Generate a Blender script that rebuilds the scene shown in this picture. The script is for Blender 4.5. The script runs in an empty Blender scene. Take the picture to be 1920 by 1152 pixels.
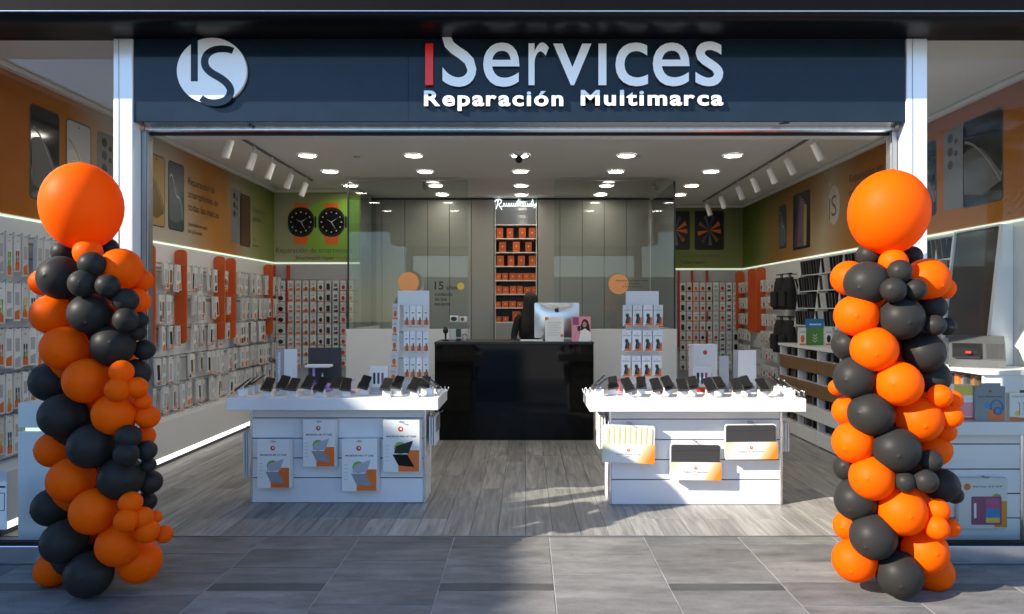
import bpy, math, random
from mathutils import Vector, Matrix
random.seed(11)
S = bpy.context.scene
COL = S.collection

# ------------------------------------------------------------------ camera, sky, sun, exposure
F, VX, VY, H = 1330.0, 985.0, 577.0, 1.6          # focal length in photo pixels, vanishing point, eye height
cam = bpy.data.cameras.new("camera"); camo = bpy.data.objects.new("camera", cam); COL.objects.link(camo)
camo.location = (0, 0, H); camo.rotation_euler = (math.radians(90), 0, 0)
cam.sensor_width = 36; cam.lens = F / 1920 * 36
cam.shift_x = -(VX - 960) / 1920; cam.shift_y = (VY - 576) / 1920
cam.clip_start = 0.05; cam.clip_end = 500
S.camera = camo

SUN = Vector((-1.95, -1.0, 1.2)).normalized()      # towards the sun
w = bpy.data.worlds.new("World"); S.world = w; w.use_nodes = True
wn = w.node_tree.nodes; wl = w.node_tree.links
bg = wn["Background"]; bg.inputs[1].default_value = 0.15
sky = wn.new("ShaderNodeTexSky"); sky.sky_type = 'NISHITA'; sky.sun_disc = False
sky.sun_elevation = math.asin(SUN.z); sky.sun_rotation = math.atan2(SUN.x, SUN.y) % (2 * math.pi)
sky.air_density = 1.0; sky.dust_density = 0.0; sky.ozone_density = 4.0
wl.new(sky.outputs[0], bg.inputs[0])
sl = bpy.data.lights.new("sun", 'SUN'); sl.energy = 4.2; sl.angle = math.radians(0.5); sl.color = (1.0, 0.90, 0.76)
so = bpy.data.objects.new("sun", sl); COL.objects.link(so)
so.rotation_euler = SUN.to_track_quat('Z', 'Y').to_euler()
S.view_settings.view_transform = 'Standard'; S.view_settings.look = 'None'
S.view_settings.exposure = 1.3; S.view_settings.gamma = 1.0; S.view_settings.use_curve_mapping = False
S.render.engine = 'CYCLES'
cy = S.cycles
cy.max_bounces = 8; cy.diffuse_bounces = 4; cy.glossy_bounces = 4; cy.transmission_bounces = 6; cy.transparent_max_bounces = 12
cy.sample_clamp_indirect = 4.0; cy.caustics_reflective = False; cy.caustics_refractive = False
cy.use_denoising = True

def P(u, v, Y):
    "photo pixel at distance Y -> world point"
    return Vector(((u - VX) * Y / F, Y, H - (v - VY) * Y / F))

# ------------------------------------------------------------------ materials
MATS = {}
def mat(name, col, rough=0.5, metal=0.0, spec=0.5, coat=0.0, emit=None, es=0.0, var=0.0, scale=6.0, objvar=0.0, bump=0.0, bscale=60.0, stretch=None, rvar=0.0):
    m = bpy.data.materials.new(name); m.use_nodes = True
    n = m.node_tree.nodes; l = m.node_tree.links; b = n["Principled BSDF"]
    b.inputs["Base Color"].default_value = (*col, 1); b.inputs["Roughness"].default_value = rough
    b.inputs["Metallic"].default_value = metal; b.inputs["Specular IOR Level"].default_value = spec
    b.inputs["Coat Weight"].default_value = coat
    if emit: b.inputs["Emission Color"].default_value = (*emit, 1); b.inputs["Emission Strength"].default_value = es
    if var or objvar or bump or rvar:
        tc = n.new("ShaderNodeTexCoord"); mp = n.new("ShaderNodeMapping"); l.new(tc.outputs["Object"], mp.inputs[0])
        if stretch: mp.inputs["Scale"].default_value = stretch
    last = None
    if var or rvar:
        nz = n.new("ShaderNodeTexNoise"); nz.inputs["Scale"].default_value = scale; nz.inputs["Detail"].default_value = 6; nz.inputs["Roughness"].default_value = 0.62
        l.new(mp.outputs[0], nz.inputs[0])
    if rvar:
        rr = n.new("ShaderNodeMapRange"); rr.inputs[3].default_value = max(0.02, rough - rvar); rr.inputs[4].default_value = rough + rvar
        l.new(nz.outputs[0], rr.inputs[0]); l.new(rr.outputs[0], b.inputs["Roughness"])
    if var:
        mr = n.new("ShaderNodeMapRange"); mr.inputs[1].default_value = 0.25; mr.inputs[2].default_value = 0.75
        mr.inputs[3].default_value = 1 - var; mr.inputs[4].default_value = 1 + var
        l.new(nz.outputs[0], mr.inputs[0]); last = mr.outputs[0]
    if objvar:
        oi = n.new("ShaderNodeObjectInfo"); mr2 = n.new("ShaderNodeMapRange"); mr2.inputs[3].default_value = 1 - objvar; mr2.inputs[4].default_value = 1 + objvar
        l.new(oi.outputs["Random"], mr2.inputs[0])
        if last:
            mu = n.new("ShaderNodeMath"); mu.operation = 'MULTIPLY'; l.new(last, mu.inputs[0]); l.new(mr2.outputs[0], mu.inputs[1]); last = mu.outputs[0]
        else: last = mr2.outputs[0]
    if last:
        vm = n.new("ShaderNodeVectorMath"); vm.operation = 'SCALE'; vm.inputs[0].default_value = col
        l.new(last, vm.inputs["Scale"]); l.new(vm.outputs[0], b.inputs["Base Color"])
    if bump:
        nb = n.new("ShaderNodeTexNoise"); nb.inputs["Scale"].default_value = bscale; nb.inputs["Detail"].default_value = 4
        l.new(mp.outputs[0], nb.inputs[0])
        bp = n.new("ShaderNodeBump"); bp.inputs["Strength"].default_value = bump; bp.inputs["Distance"].default_value = 0.01
        l.new(nb.outputs[0], bp.inputs["Height"]); l.new(bp.outputs[0], b.inputs["Normal"])
    MATS[name] = m
    return m

def glass_mat(name, tint=(0.93, 0.97, 0.95), f0=1.5):
    m = bpy.data.materials.new(name); m.use_nodes = True
    n = m.node_tree.nodes; l = m.node_tree.links
    n.remove(n["Principled BSDF"]); out = n["Material Output"]
    tr = n.new("ShaderNodeBsdfTransparent"); tr.inputs[0].default_value = (*tint, 1)
    gl = n.new("ShaderNodeBsdfGlossy"); gl.inputs["Roughness"].default_value = 0.004
    fr = n.new("ShaderNodeFresnel"); fr.inputs[0].default_value = f0
    mx = n.new("ShaderNodeMixShader"); l.new(fr.outputs[0], mx.inputs[0]); l.new(tr.outputs[0], mx.inputs[1]); l.new(gl.outputs[0], mx.inputs[2])
    l.new(mx.outputs[0], out.inputs[0]); MATS[name] = m
    return m

white   = mat("white_paint", (0.74, 0.74, 0.73), 0.5, var=0.03, scale=3, rvar=0.08)
wallw   = mat("wall_paint", (0.70, 0.70, 0.69), 0.75, var=0.04, scale=2.5)
ceilm   = mat("ceiling_paint", (0.82, 0.81, 0.78), 0.85, var=0.03, scale=1.5)
lamin   = mat("white_laminate", (0.80, 0.80, 0.80), 0.32, var=0.02, scale=4, rvar=0.06)
slatm   = mat("slat_laminate", (0.77, 0.77, 0.78), 0.38, var=0.03, scale=4, objvar=0.02)
cardw   = mat("white_card", (0.74, 0.74, 0.72), 0.42, objvar=0.12)
paper   = mat("paper", (0.82, 0.82, 0.80), 0.6)
alu     = mat("aluminium", (0.78, 0.79, 0.80), 0.22, metal=1.0, rvar=0.05, var=0.04, scale=20, stretch=(1, 1, 0.1))
aluw    = mat("white_aluminium", (0.84, 0.85, 0.86), 0.22, metal=0.2, spec=0.6, rvar=0.05, scale=14, stretch=(1, 1, 0.08))
blackf  = mat("black_fascia", (0.003, 0.003, 0.004), 0.7, spec=0.08, var=0.3, scale=2)
darkalu = mat("grey_aluminium", (0.30, 0.31, 0.32), 0.35, metal=0.8)
navy    = mat("navy_composite", (0.012, 0.021, 0.033), 0.09, spec=0.24, coat=0.0, var=0.15, scale=5, rvar=0.04)
soffitm = mat("soffit_black", (0.003, 0.004, 0.006), 0.4, spec=0.16, rvar=0.06, scale=2, stretch=(0.3, 1, 1))
blackg  = mat("black_gloss", (0.006, 0.007, 0.009), 0.1, spec=0.5, rvar=0.04, scale=3)
blackm  = mat("black_matt", (0.004, 0.004, 0.005), 0.6, spec=0.25)
blackc  = mat("black_counter", (0.002, 0.0022, 0.0026), 0.06, spec=0.26)
black   = mat("black_plastic", (0.010, 0.010, 0.011), 0.35)
darkgr  = mat("dark_grey", (0.045, 0.045, 0.05), 0.5)
midgr   = mat("mid_grey", (0.20, 0.20, 0.21), 0.5)
ltgr    = mat("light_grey", (0.45, 0.45, 0.46), 0.45)
orange  = mat("orange_print", (0.75, 0.16, 0.02), 0.4)
orboard = mat("orange_board", (0.66, 0.10, 0.015), 0.3, objvar=0.06)
redp    = mat("red_print", (0.55, 0.03, 0.02), 0.45)
redsign = mat("red_acrylic", (0.95, 0.018, 0.004), 0.25)
signw   = mat("sign_acrylic", (0.97, 0.96, 0.95), 0.2, spec=0.7, coat=0.6)
green   = mat("green_print", (0.22, 0.42, 0.05), 0.45)
blue    = mat("blue_print", (0.02, 0.22, 0.50), 0.4)
yellow  = mat("yellow_print", (0.75, 0.55, 0.08), 0.45)
pink    = mat("pink_print", (0.75, 0.28, 0.36), 0.45)
purple  = mat("purple_print", (0.26, 0.06, 0.16), 0.4)
lilac   = mat("lilac_plastic", (0.50, 0.32, 0.75), 0.4)
cream   = mat("quilted_cream", (0.80, 0.74, 0.45), 0.7)
fabric  = mat("black_fabric", (0.012, 0.012, 0.014), 0.85, bump=0.3, bscale=400)
pouch   = mat("charcoal_fabric", (0.035, 0.034, 0.036), 0.8, bump=0.2, bscale=500)
woodd   = mat("brown_drawer", (0.20, 0.105, 0.045), 0.5, var=0.2, scale=6, stretch=(1, 0.2, 4))
skin    = mat("skin", (0.45, 0.24, 0.16), 0.5)
hairm   = mat("dark_hair", (0.012, 0.008, 0.006), 0.5, bump=0.5, bscale=120, stretch=(6, 6, 0.4))
gold    = mat("gold_print", (0.42, 0.27, 0.09), 0.4)
slate   = mat("slate_blue_print", (0.05, 0.07, 0.10), 0.3)
boxgrey = mat("blue_grey_box", (0.20, 0.24, 0.28), 0.45)
steel   = mat("steel_wire", (0.35, 0.35, 0.36), 0.3, metal=1.0)
lampon  = mat("lamp_glow", (1, 1, 1), 0.5, emit=(1.0, 0.93, 0.80), es=18)
ledm    = mat("led_glow", (1, 1, 1), 0.5, emit=(0.84, 1.0, 0.74), es=0.30)
ledw    = mat("led_white_glow", (1, 1, 1), 0.5, emit=(1.0, 0.97, 0.95), es=0.7)
neonm   = mat("neon_glow", (1, 1, 1), 0.5, emit=(0.85, 0.97, 1.0), es=1.3)
winglass = glass_mat("window_glass", (0.93, 0.96, 0.95), 1.36)
parglass = glass_mat("partition_glass", (0.80, 0.86, 0.83), 1.55)
acryl   = glass_mat("clear_acrylic", (0.90, 0.92, 0.93), 1.5)

def balloon_mat(name, col, rough, sss, sr):
    m = mat(name, col, rough, spec=0.12, objvar=0.06, rvar=0.05, scale=8)
    b = m.node_tree.nodes["Principled BSDF"]
    b.inputs["Subsurface Weight"].default_value = sss
    b.inputs["Subsurface Radius"].default_value = sr; b.inputs["Subsurface Scale"].default_value = 0.05
    b.inputs["Sheen Weight"].default_value = 0.0
    return m
def orange_latex():
    m = balloon_mat("orange_latex", (0.98, 0.135, 0.0), 0.5, 0.0, (1, 1, 1)); n = m.node_tree.nodes; l = m.node_tree.links
    tr = n.new("ShaderNodeBsdfTranslucent"); tr.inputs[0].default_value = (1.0, 0.10, 0.0, 1)
    mx = n.new("ShaderNodeMixShader"); mx.inputs[0].default_value = 0.30
    l.new(n["Principled BSDF"].outputs[0], mx.inputs[1]); l.new(tr.outputs[0], mx.inputs[2]); l.new(mx.outputs[0], n["Material Output"].inputs[0])
    return m
orlatex = orange_latex()
bklatex = balloon_mat("black_latex", (0.024, 0.023, 0.0215), 0.46, 0.0, (1, 1, 1))

def paving_mat(name, c0, c1):
    m = bpy.data.materials.new(name); m.use_nodes = True
    n = m.node_tree.nodes; l = m.node_tree.links; b = n["Principled BSDF"]
    tc = n.new("ShaderNodeTexCoord"); oi = n.new("ShaderNodeObjectInfo")
    add = n.new("ShaderNodeVectorMath"); add.operation = 'MULTIPLY_ADD'
    l.new(oi.outputs["Random"], add.inputs[0]); add.inputs[1].default_value = (37, 91, 13); l.new(tc.outputs["Object"], add.inputs[2])
    mp = n.new("ShaderNodeMapping"); mp.inputs["Scale"].default_value = (1, 3.2, 1); l.new(add.outputs[0], mp.inputs[0])
    n1 = n.new("ShaderNodeTexNoise"); n1.inputs["Scale"].default_value = 3.0; n1.inputs["Detail"].default_value = 9; n1.inputs["Roughness"].default_value = 0.68
    l.new(mp.outputs[0], n1.inputs[0])
    n2 = n.new("ShaderNodeTexNoise"); n2.inputs["Scale"].default_value = 160; n2.inputs["Detail"].default_value = 3; l.new(tc.outputs["Object"], n2.inputs[0])
    mr = n.new("ShaderNodeMapRange"); mr.inputs[1].default_value = 0.3; mr.inputs[2].default_value = 0.72; l.new(n1.outputs[0], mr.inputs[0])
    cr = n.new("ShaderNodeMix"); cr.data_type = 'RGBA'; cr.inputs[6].default_value = (*c0, 1); cr.inputs[7].default_value = (*c1, 1)
    l.new(mr.outputs[0], cr.inputs[0])
    m2 = n.new("ShaderNodeMapRange"); m2.inputs[1].default_value = 0.3; m2.inputs[2].default_value = 0.7; m2.inputs[3].default_value = 0.72; m2.inputs[4].default_value = 1.28; l.new(n2.outputs[0], m2.inputs[0])
    m3 = n.new("ShaderNodeMapRange"); m3.inputs[3].default_value = 0.84; m3.inputs[4].default_value = 1.13; l.new(oi.outputs["Random"], m3.inputs[0])
    mu = n.new("ShaderNodeMath"); mu.operation = 'MULTIPLY'; l.new(m2.outputs[0], mu.inputs[0]); l.new(m3.outputs[0], mu.inputs[1])
    vs = n.new("ShaderNodeVectorMath"); vs.operation = 'SCALE'; l.new(cr.outputs[2], vs.inputs[0]); l.new(mu.outputs[0], vs.inputs["Scale"])
    # gum spots, pale flecks and broad stains
    vo = n.new("ShaderNodeTexVoronoi"); vo.inputs["Scale"].default_value = 5.5; l.new(add.outputs[0], vo.inputs[0])
    s1 = n.new("ShaderNodeMapRange"); s1.inputs[1].default_value = 0.045; s1.inputs[2].default_value = 0.075; s1.inputs[3].default_value = 0.72; s1.inputs[4].default_value = 1.0; l.new(vo.outputs["Distance"], s1.inputs[0])
    v2 = n.new("ShaderNodeTexVoronoi"); v2.inputs["Scale"].default_value = 11; l.new(add.outputs[0], v2.inputs[0])
    s2 = n.new("ShaderNodeMapRange"); s2.inputs[1].default_value = 0.03; s2.inputs[2].default_value = 0.05; s2.inputs[3].default_value = 1.5; s2.inputs[4].default_value = 1.0; l.new(v2.outputs["Distance"], s2.inputs[0])
    n3 = n.new("ShaderNodeTexNoise"); n3.inputs["Scale"].default_value = 1.7; n3.inputs["Detail"].default_value = 5; l.new(add.outputs[0], n3.inputs[0])
    s3 = n.new("ShaderNodeMapRange"); s3.inputs[1].default_value = 0.35; s3.inputs[2].default_value = 0.62; s3.inputs[3].default_value = 0.80; s3.inputs[4].default_value = 1.06; l.new(n3.outputs[0], s3.inputs[0])
    k1 = n.new("ShaderNodeMath"); k1.operation = 'MULTIPLY'; l.new(s1.outputs[0], k1.inputs[0]); l.new(s2.outputs[0], k1.inputs[1])
    k2 = n.new("ShaderNodeMath"); k2.operation = 'MULTIPLY'; l.new(k1.outputs[0], k2.inputs[0]); l.new(s3.outputs[0], k2.inputs[1])
    v4 = n.new("ShaderNodeVectorMath"); v4.operation = 'SCALE'; l.new(vs.outputs[0], v4.inputs[0]); l.new(k2.outputs[0], v4.inputs["Scale"])
    l.new(v4.outputs[0], b.inputs["Base Color"])
    b.inputs["Roughness"].default_value = 0.62
    bp = n.new("ShaderNodeBump"); bp.inputs["Strength"].default_value = 0.25; bp.inputs["Distance"].default_value = 0.004
    l.new(n2.outputs[0], bp.inputs["Height"]); l.new(bp.outputs[0], b.inputs["Normal"])
    MATS[name] = m
    return m
pavem  = paving_mat("paving_stone", (0.105, 0.104, 0.102), (0.250, 0.247, 0.240))
paved  = paving_mat("dark_paving_stone", (0.060, 0.061, 0.062), (0.10, 0.10, 0.10))
groutm = mat("pale_grout", (0.34, 0.33, 0.31), 0.9, var=0.35, scale=7)

def plank_mat():
    m = bpy.data.materials.new("grey_oak"); m.use_nodes = True
    n = m.node_tree.nodes; l = m.node_tree.links; b = n["Principled BSDF"]
    tc = n.new("ShaderNodeTexCoord"); oi = n.new("ShaderNodeObjectInfo")
    add = n.new("ShaderNodeVectorMath"); add.operation = 'MULTIPLY_ADD'
    l.new(oi.outputs["Random"], add.inputs[0]); add.inputs[1].default_value = (53, 29, 17); l.new(tc.outputs["Object"], add.inputs[2])
    mp = n.new("ShaderNodeMapping"); mp.inputs["Scale"].default_value = (15, 1.1, 1); l.new(add.outputs[0], mp.inputs[0])
    n1 = n.new("ShaderNodeTexNoise"); n1.inputs["Scale"].default_value = 1.6; n1.inputs["Detail"].default_value = 8; n1.inputs["Roughness"].default_value = 0.66; n1.inputs["Distortion"].default_value = 0.5
    l.new(mp.outputs[0], n1.inputs[0])
    cr = n.new("ShaderNodeValToRGB"); e = cr.color_ramp.elements
    e[0].position = 0.3; e[0].color = (0.15, 0.147, 0.14, 1); e[1].position = 0.7; e[1].color = (0.40, 0.392, 0.37, 1)
    l.new(n1.outputs[0], cr.inputs[0])
    m3 = n.new("ShaderNodeMapRange"); m3.inputs[3].default_value = 0.78; m3.inputs[4].default_value = 1.2; l.new(oi.outputs["Random"], m3.inputs[0])
    vs = n.new("ShaderNodeVectorMath"); vs.operation = 'SCALE'; l.new(cr.outputs[0], vs.inputs[0]); l.new(m3.outputs[0], vs.inputs["Scale"])
    l.new(vs.outputs[0], b.inputs["Base Color"]); b.inputs["Roughness"].default_value = 0.45
    bp = n.new("ShaderNodeBump"); bp.inputs["Strength"].default_value = 0.15; bp.inputs["Distance"].default_value = 0.003
    l.new(n1.outputs[0], bp.inputs["Height"]); l.new(bp.outputs[0], b.inputs["Normal"])
    return m
oak = plank_mat()

def ramp_mat(name, axis, stops, tilt=(0, 0, 0), rough=0.6):
    "flat printed gradient along one object axis (metres)"
    m = bpy.data.materials.new(name); m.use_nodes = True
    n = m.node_tree.nodes; l = m.node_tree.links; b = n["Principled BSDF"]
    tc = n.new("ShaderNodeTexCoord"); dp = n.new("ShaderNodeVectorMath"); dp.operation = 'DOT_PRODUCT'
    v = list(tilt); v[axis] += 1; dp.inputs[1].default_value = v
    l.new(tc.outputs["Object"], dp.inputs[0])
    lo, hi = stops[0][0], stops[-1][0]
    mr = n.new("ShaderNodeMapRange"); mr.inputs[1].default_value = lo; mr.inputs[2].default_value = hi; l.new(dp.outputs["Value"], mr.inputs[0])
    cr = n.new("ShaderNodeValToRGB"); el = cr.color_ramp.elements
    for i, (p, c) in enumerate(stops):
        q = (p - lo) / (hi - lo)
        e = el[i] if i < 2 and len(el) > i and i == 0 else (el[len(el) - 1] if i == len(stops) - 1 else el.new(q))
        e.position = q; e.color = (*c, 1)
    l.new(mr.outputs[0], cr.inputs[0]); l.new(cr.outputs[0], b.inputs["Base Color"]); b.inputs["Roughness"].default_value = rough; b.inputs["Specular IOR Level"].default_value = 0.15
    MATS[name] = m
    return m

# ------------------------------------------------------------------ mesh helpers
class MB:
    def __init__(s): s.v = []; s.f = []; s.m = []; s.sm = []; s.mats = []
    def mi(s, m):
        if m not in s.mats: s.mats.append(m)
        return s.mats.index(m)
    def add(s, vs, fs, m, smooth=False):
        o = len(s.v); s.v += [tuple(x) for x in vs]; k = s.mi(m)
        for f in fs: s.f.append(tuple(o + i for i in f)); s.m.append(k); s.sm.append(smooth)
        return s
    def box(s, a, b, m, M4=None):
        x0, y0, z0 = (min(p, q) for p, q in zip(a, b)); x1, y1, z1 = (max(p, q) for p, q in zip(a, b))
        vs = [Vector(p) for p in ((x0,y0,z0),(x1,y0,z0),(x1,y1,z0),(x0,y1,z0),(x0,y0,z1),(x1,y0,z1),(x1,y1,z1),(x0,y1,z1))]
        if M4: vs = [M4 @ p for p in vs]
        return s.add(vs, [(0,3,2,1),(4,5,6,7),(0,1,5,4),(1,2,6,5),(2,3,7,6),(3,0,4,7)], m)
    def bbox(s, a, b, m, r=0.004, M4=None):
        "box with chamfered vertical and horizontal front edges (all 12 edges)"
        x0, y0, z0 = (min(p, q) for p, q in zip(a, b)); x1, y1, z1 = (max(p, q) for p, q in zip(a, b))
        r = min(r, (x1-x0)/3, (y1-y0)/3, (z1-z0)/3)
        vs = []; idx = {}
        for sx in (0, 1):
            for sy in (0, 1):
                for sz in (0, 1):
                    X = (x0, x1)[sx]; Y = (y0, y1)[sy]; Z = (z0, z1)[sz]
                    dx = r if sx == 0 else -r; dy = r if sy == 0 else -r; dz = r if sz == 0 else -r
                    for ax, p in ((0, (X, Y+dy, Z+dz)), (1, (X+dx, Y, Z+dz)), (2, (X+dx, Y+dy, Z))):
                        idx[(sx, sy, sz, ax)] = len(vs); vs.append(Vector(p))
        fs = []
        for sx in (0, 1): fs.append([idx[(sx,0,0,0)], idx[(sx,1,0,0)], idx[(sx,1,1,0)], idx[(sx,0,1,0)]])
        for sy in (0, 1): fs.append([idx[(0,sy,0,1)], idx[(1,sy,0,1)], idx[(1,sy,1,1)], idx[(0,sy,1,1)]])
        for sz in (0, 1): fs.append([idx[(0,0,sz,2)], idx[(1,0,sz,2)], idx[(1,1,sz,2)], idx[(0,1,sz,2)]])
        for i in (0, 1):
            for j in (0, 1):
                fs.append([idx[(0,i,j,1)], idx[(1,i,j,1)], idx[(1,i,j,2)], idx[(0,i,j,2)]])
                fs.append([idx[(i,0,j,0)], idx[(i,1,j,0)], idx[(i,1,j,2)], idx[(i,0,j,2)]])
                fs.append([idx[(i,j,0,0)], idx[(i,j,1,0)], idx[(i,j,1,1)], idx[(i,j,0,1)]])
                for k in (0, 1): fs.append([idx[(i,j,k,0)], idx[(i,j,k,1)], idx[(i,j,k,2)]])
        c = Vector(((x0+x1)/2, (y0+y1)/2, (z0+z1)/2)); out = []
        for f in fs:
            p = [vs[i] for i in f]; nrm = (p[1]-p[0]).cross(p[2]-p[0]); mid = sum(p, Vector()) / len(p)
            out.append(f if nrm.dot(mid - c) > 0 else f[::-1])
        if M4: vs = [M4 @ p for p in vs]
        return s.add(vs, out, m)
    def prism(s, poly, y0, y1, m, M4=None, back=True):
        "polygon in x,z (counter-clockwise seen from -Y) extruded from front y0 to back y1"
        n = len(poly)
        ar = sum(poly[i][0]*poly[(i+1)%n][1] - poly[(i+1)%n][0]*poly[i][1] for i in range(n))
        if ar < 0: poly = poly[::-1]
        vs = [Vector((x, y0, z)) for x, z in poly] + [Vector((x, y1, z)) for x, z in poly]
        if M4: vs = [M4 @ p for p in vs]
        fs = [tuple(range(n))]
        if back: fs.append(tuple(range(2*n-1, n-1, -1)))
        fs += [((i+1) % n, i, n+i, n+(i+1) % n) for i in range(n)]
        return s.add(vs, fs, m)
    def flat(s, poly, y, m, M4=None):
        n = len(poly)
        ar = sum(poly[i][0]*poly[(i+1)%n][1] - poly[(i+1)%n][0]*poly[i][1] for i in range(n))
        if ar < 0: poly = poly[::-1]
        vs = [Vector((x, y, z)) for x, z in poly]
        if M4: vs = [M4 @ p for p in vs]
        return s.add(vs, [tuple(range(n))], m)
    def tube(s, pts, r, m, n=8, cap=True, M4=None):
        pts = [Vector(p) for p in pts]; rs = r if isinstance(r, (list, tuple)) else [r]*len(pts)
        vs = []; fs = []
        up = None
        for i, p in enumerate(pts):
            t = (pts[min(i+1, len(pts)-1)] - pts[max(i-1, 0)]).normalized()
            if up is None: up = t.orthogonal().normalized()
            a = (up - t*up.dot(t)).normalized(); up = a; b = t.cross(a)
            for k in range(n):
                th = 2*math.pi*k/n; vs.append(p + (a*math.cos(th) + b*math.sin(th))*rs[i])
        for i in range(len(pts)-1):
            for k in range(n): fs.append((i*n+k, i*n+(k+1) % n, (i+1)*n+(k+1) % n, (i+1)*n+k))
        if M4: vs = [M4 @ p for p in vs]
        s.add(vs, fs, m, True)
        if cap:
            o = len(s.v) - len(vs); k = s.mi(m)
            s.f.append(tuple(o + j for j in range(n-1, -1, -1))); s.m.append(k); s.sm.append(False)
            s.f.append(tuple(o + (len(pts)-1)*n + j for j in range(n))); s.m.append(k); s.sm.append(False)
        return s
    def ribbon(s, pts, wd, y0, y1, m):
        "flat stroke in x,z of width wd extruded in y"
        pts = [Vector((p[0], p[1])) for p in pts]; L = []; R = []
        for i, p in enumerate(pts):
            t = (pts[min(i+1, len(pts)-1)] - pts[max(i-1, 0)]).normalized(); nn = Vector((-t.y, t.x))
            ww = wd[i] if isinstance(wd, (list, tuple)) else wd
            L.append(p + nn*ww/2); R.append(p - nn*ww/2)
        n = len(pts)
        vs = [(p.x, y0, p.y) for p in L] + [(p.x, y0, p.y) for p in R] + [(p.x, y1, p.y) for p in L] + [(p.x, y1, p.y) for p in R]
        fs = []
        for i in range(n-1):
            fs += [(n+i, n+i+1, i+1, i), (i, i+1, 2*n+i+1, 2*n+i), (n+i+1, n+i, 3*n+i, 3*n+i+1), (2*n+i, 2*n+i+1, 3*n+i+1, 3*n+i)]
        fs += [(0, 2*n, 3*n, n), (n-1, 2*n-1, 4*n-1, 3*n-1)]
        return s.add(vs, fs, m)
    def lathe(s, prof, m, n=24, c=(0, 0, 0), M4=None, smooth=True):
        "profile of (radius, z) pairs round the z axis"
        vs = []; fs = []
        for r, z in prof:
            for k in range(n): vs.append(Vector((c[0]+r*math.cos(2*math.pi*k/n), c[1]+r*math.sin(2*math.pi*k/n), c[2]+z)))
        for i in range(len(prof)-1):
            for k in range(n): fs.append((i*n+k, i*n+(k+1) % n, (i+1)*n+(k+1) % n, (i+1)*n+k))
        if M4: vs = [M4 @ p for p in vs]
        return s.add(vs, fs, m, smooth)
    def mesh(s, name):
        me = bpy.data.meshes.new(name); me.from_pydata(s.v, [], s.f)
        for mm in s.mats: me.materials.append(mm)
        me.polygons.foreach_set("material_index", s.m); me.polygons.foreach_set("use_smooth", s.sm)
        me.update(); return me
    def build(s, name, parent=None, loc=None, rot=None):
        return link(name, s.mesh(name), parent, loc, rot)

def link(name, me, parent=None, loc=None, rot=None):
    "meshes written in world coordinates go under an Empty without rotation: the Empty's location is taken off"
    o = bpy.data.objects.new(name, me); COL.objects.link(o)
    if parent is not None:
        o.parent = parent
        if loc is None:
            off = Vector(); q = parent
            while q is not None: off += q.location; q = q.parent
            o.location = -off
    if loc is not None: o.location = loc
    if rot is not None: o.rotation_euler = rot
    return o

def tag(o, label, cat=None, group=None, kind=None):
    o["label"] = label
    if cat: o["category"] = cat
    if group: o["group"] = group
    if kind: o["kind"] = kind
    return o
def struct(o, label=None):
    o["kind"] = "structure"
    if label: o["label"] = label
    return o
def thing(name, label, cat, loc=(0, 0, 0), rz=0.0, group=None):
    o = bpy.data.objects.new(name, None); COL.objects.link(o); o.location = loc; o.rotation_euler = (0, 0, rz); o.empty_display_size = 0.1
    return tag(o, label, cat, group)
def copy_tree(o, parent=None):
    c = o.copy(); COL.objects.link(c)
    if parent is not None: c.parent = parent
    for ch in list(o.children): copy_tree(ch, c)
    return c

ONES = ["first","second","third","fourth","fifth","sixth","seventh","eighth","ninth","tenth","eleventh","twelfth","thirteenth","fourteenth","fifteenth","sixteenth","seventeenth","eighteenth","nineteenth","twentieth"]
def nth(i):
    if i < 20: return ONES[i]
    t = {2: "twenty", 3: "thirty", 4: "forty"}[(i+1)//10]
    r = (i+1) % 10
    return t + "-" + ONES[r-1] if r else {2: "twentieth", 3: "thirtieth", 4: "fortieth"}[(i+1)//10]

def rrect(cx, cz, w_, h_, r, n=4):
    pts = []
    for (sx, sz, a0) in ((1, -1, -90), (1, 1, 0), (-1, 1, 90), (-1, -1, 180)):
        for k in range(n+1):
            a = math.radians(a0 + 90*k/n); pts.append((cx + sx*(w_/2-r) + r*math.cos(a), cz + sz*(h_/2-r) + r*math.sin(a)))
    return pts
def circ(cx, cz, r, n=20, rz=None): return [(cx + r*math.cos(2*math.pi*k/n), cz + (rz or r)*math.sin(2*math.pi*k/n)) for k in range(n)]

_tc = {}
def glyphs(txt, bold=0.0, ext=0.0, space=1.0):
    key = (txt, bold, ext, space)
    if key in _tc: return _tc[key]
    c = bpy.data.curves.new("t", 'FONT'); c.body = txt; c.size = 1; c.offset = bold; c.extrude = ext; c.space_character = space; c.resolution_u = 5
    o = bpy.data.objects.new("t", c); COL.objects.link(o)
    dg = bpy.context.evaluated_depsgraph_get(); dg.update()
    me = bpy.data.meshes.new_from_object(o.evaluated_get(dg))
    vs = [v.co.copy() for v in me.vertices]; fs = [tuple(p.vertices) for p in me.polygons]
    bpy.data.objects.remove(o); bpy.data.curves.remove(c); bpy.data.meshes.remove(me)
    xs = [v.x for v in vs] or [0]; ys = [v.y for v in vs] or [0]
    _tc[key] = (vs, fs, min(xs), max(xs), min(ys), max(ys))
    return _tc[key]
def text_into(mb, txt, x0, z0, m, height=None, width=None, y=0.0, bold=0.0, align='L', M4=None, ext=0.0, space=1.0):
    "text standing in x,z facing -Y; height = cap height of the line"
    vs, fs, a, b, c, d = glyphs(txt, bold, ext, space)
    capd = glyphs("H", bold)[5] - glyphs("H", bold)[4]
    sz = height / capd if height else width / (b - a)
    sx = width / (b - a) if width else sz
    off = {'L': 0, 'C': -(b-a)*sx/2, 'R': -(b-a)*sx}[align]
    pts = [Vector((x0 + off + (v.x - a)*sx, y - v.z, z0 + v.y*sz)) for v in vs]
    if M4: pts = [M4 @ p for p in pts]
    mb.add(pts, fs, m)
    return mb
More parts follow.
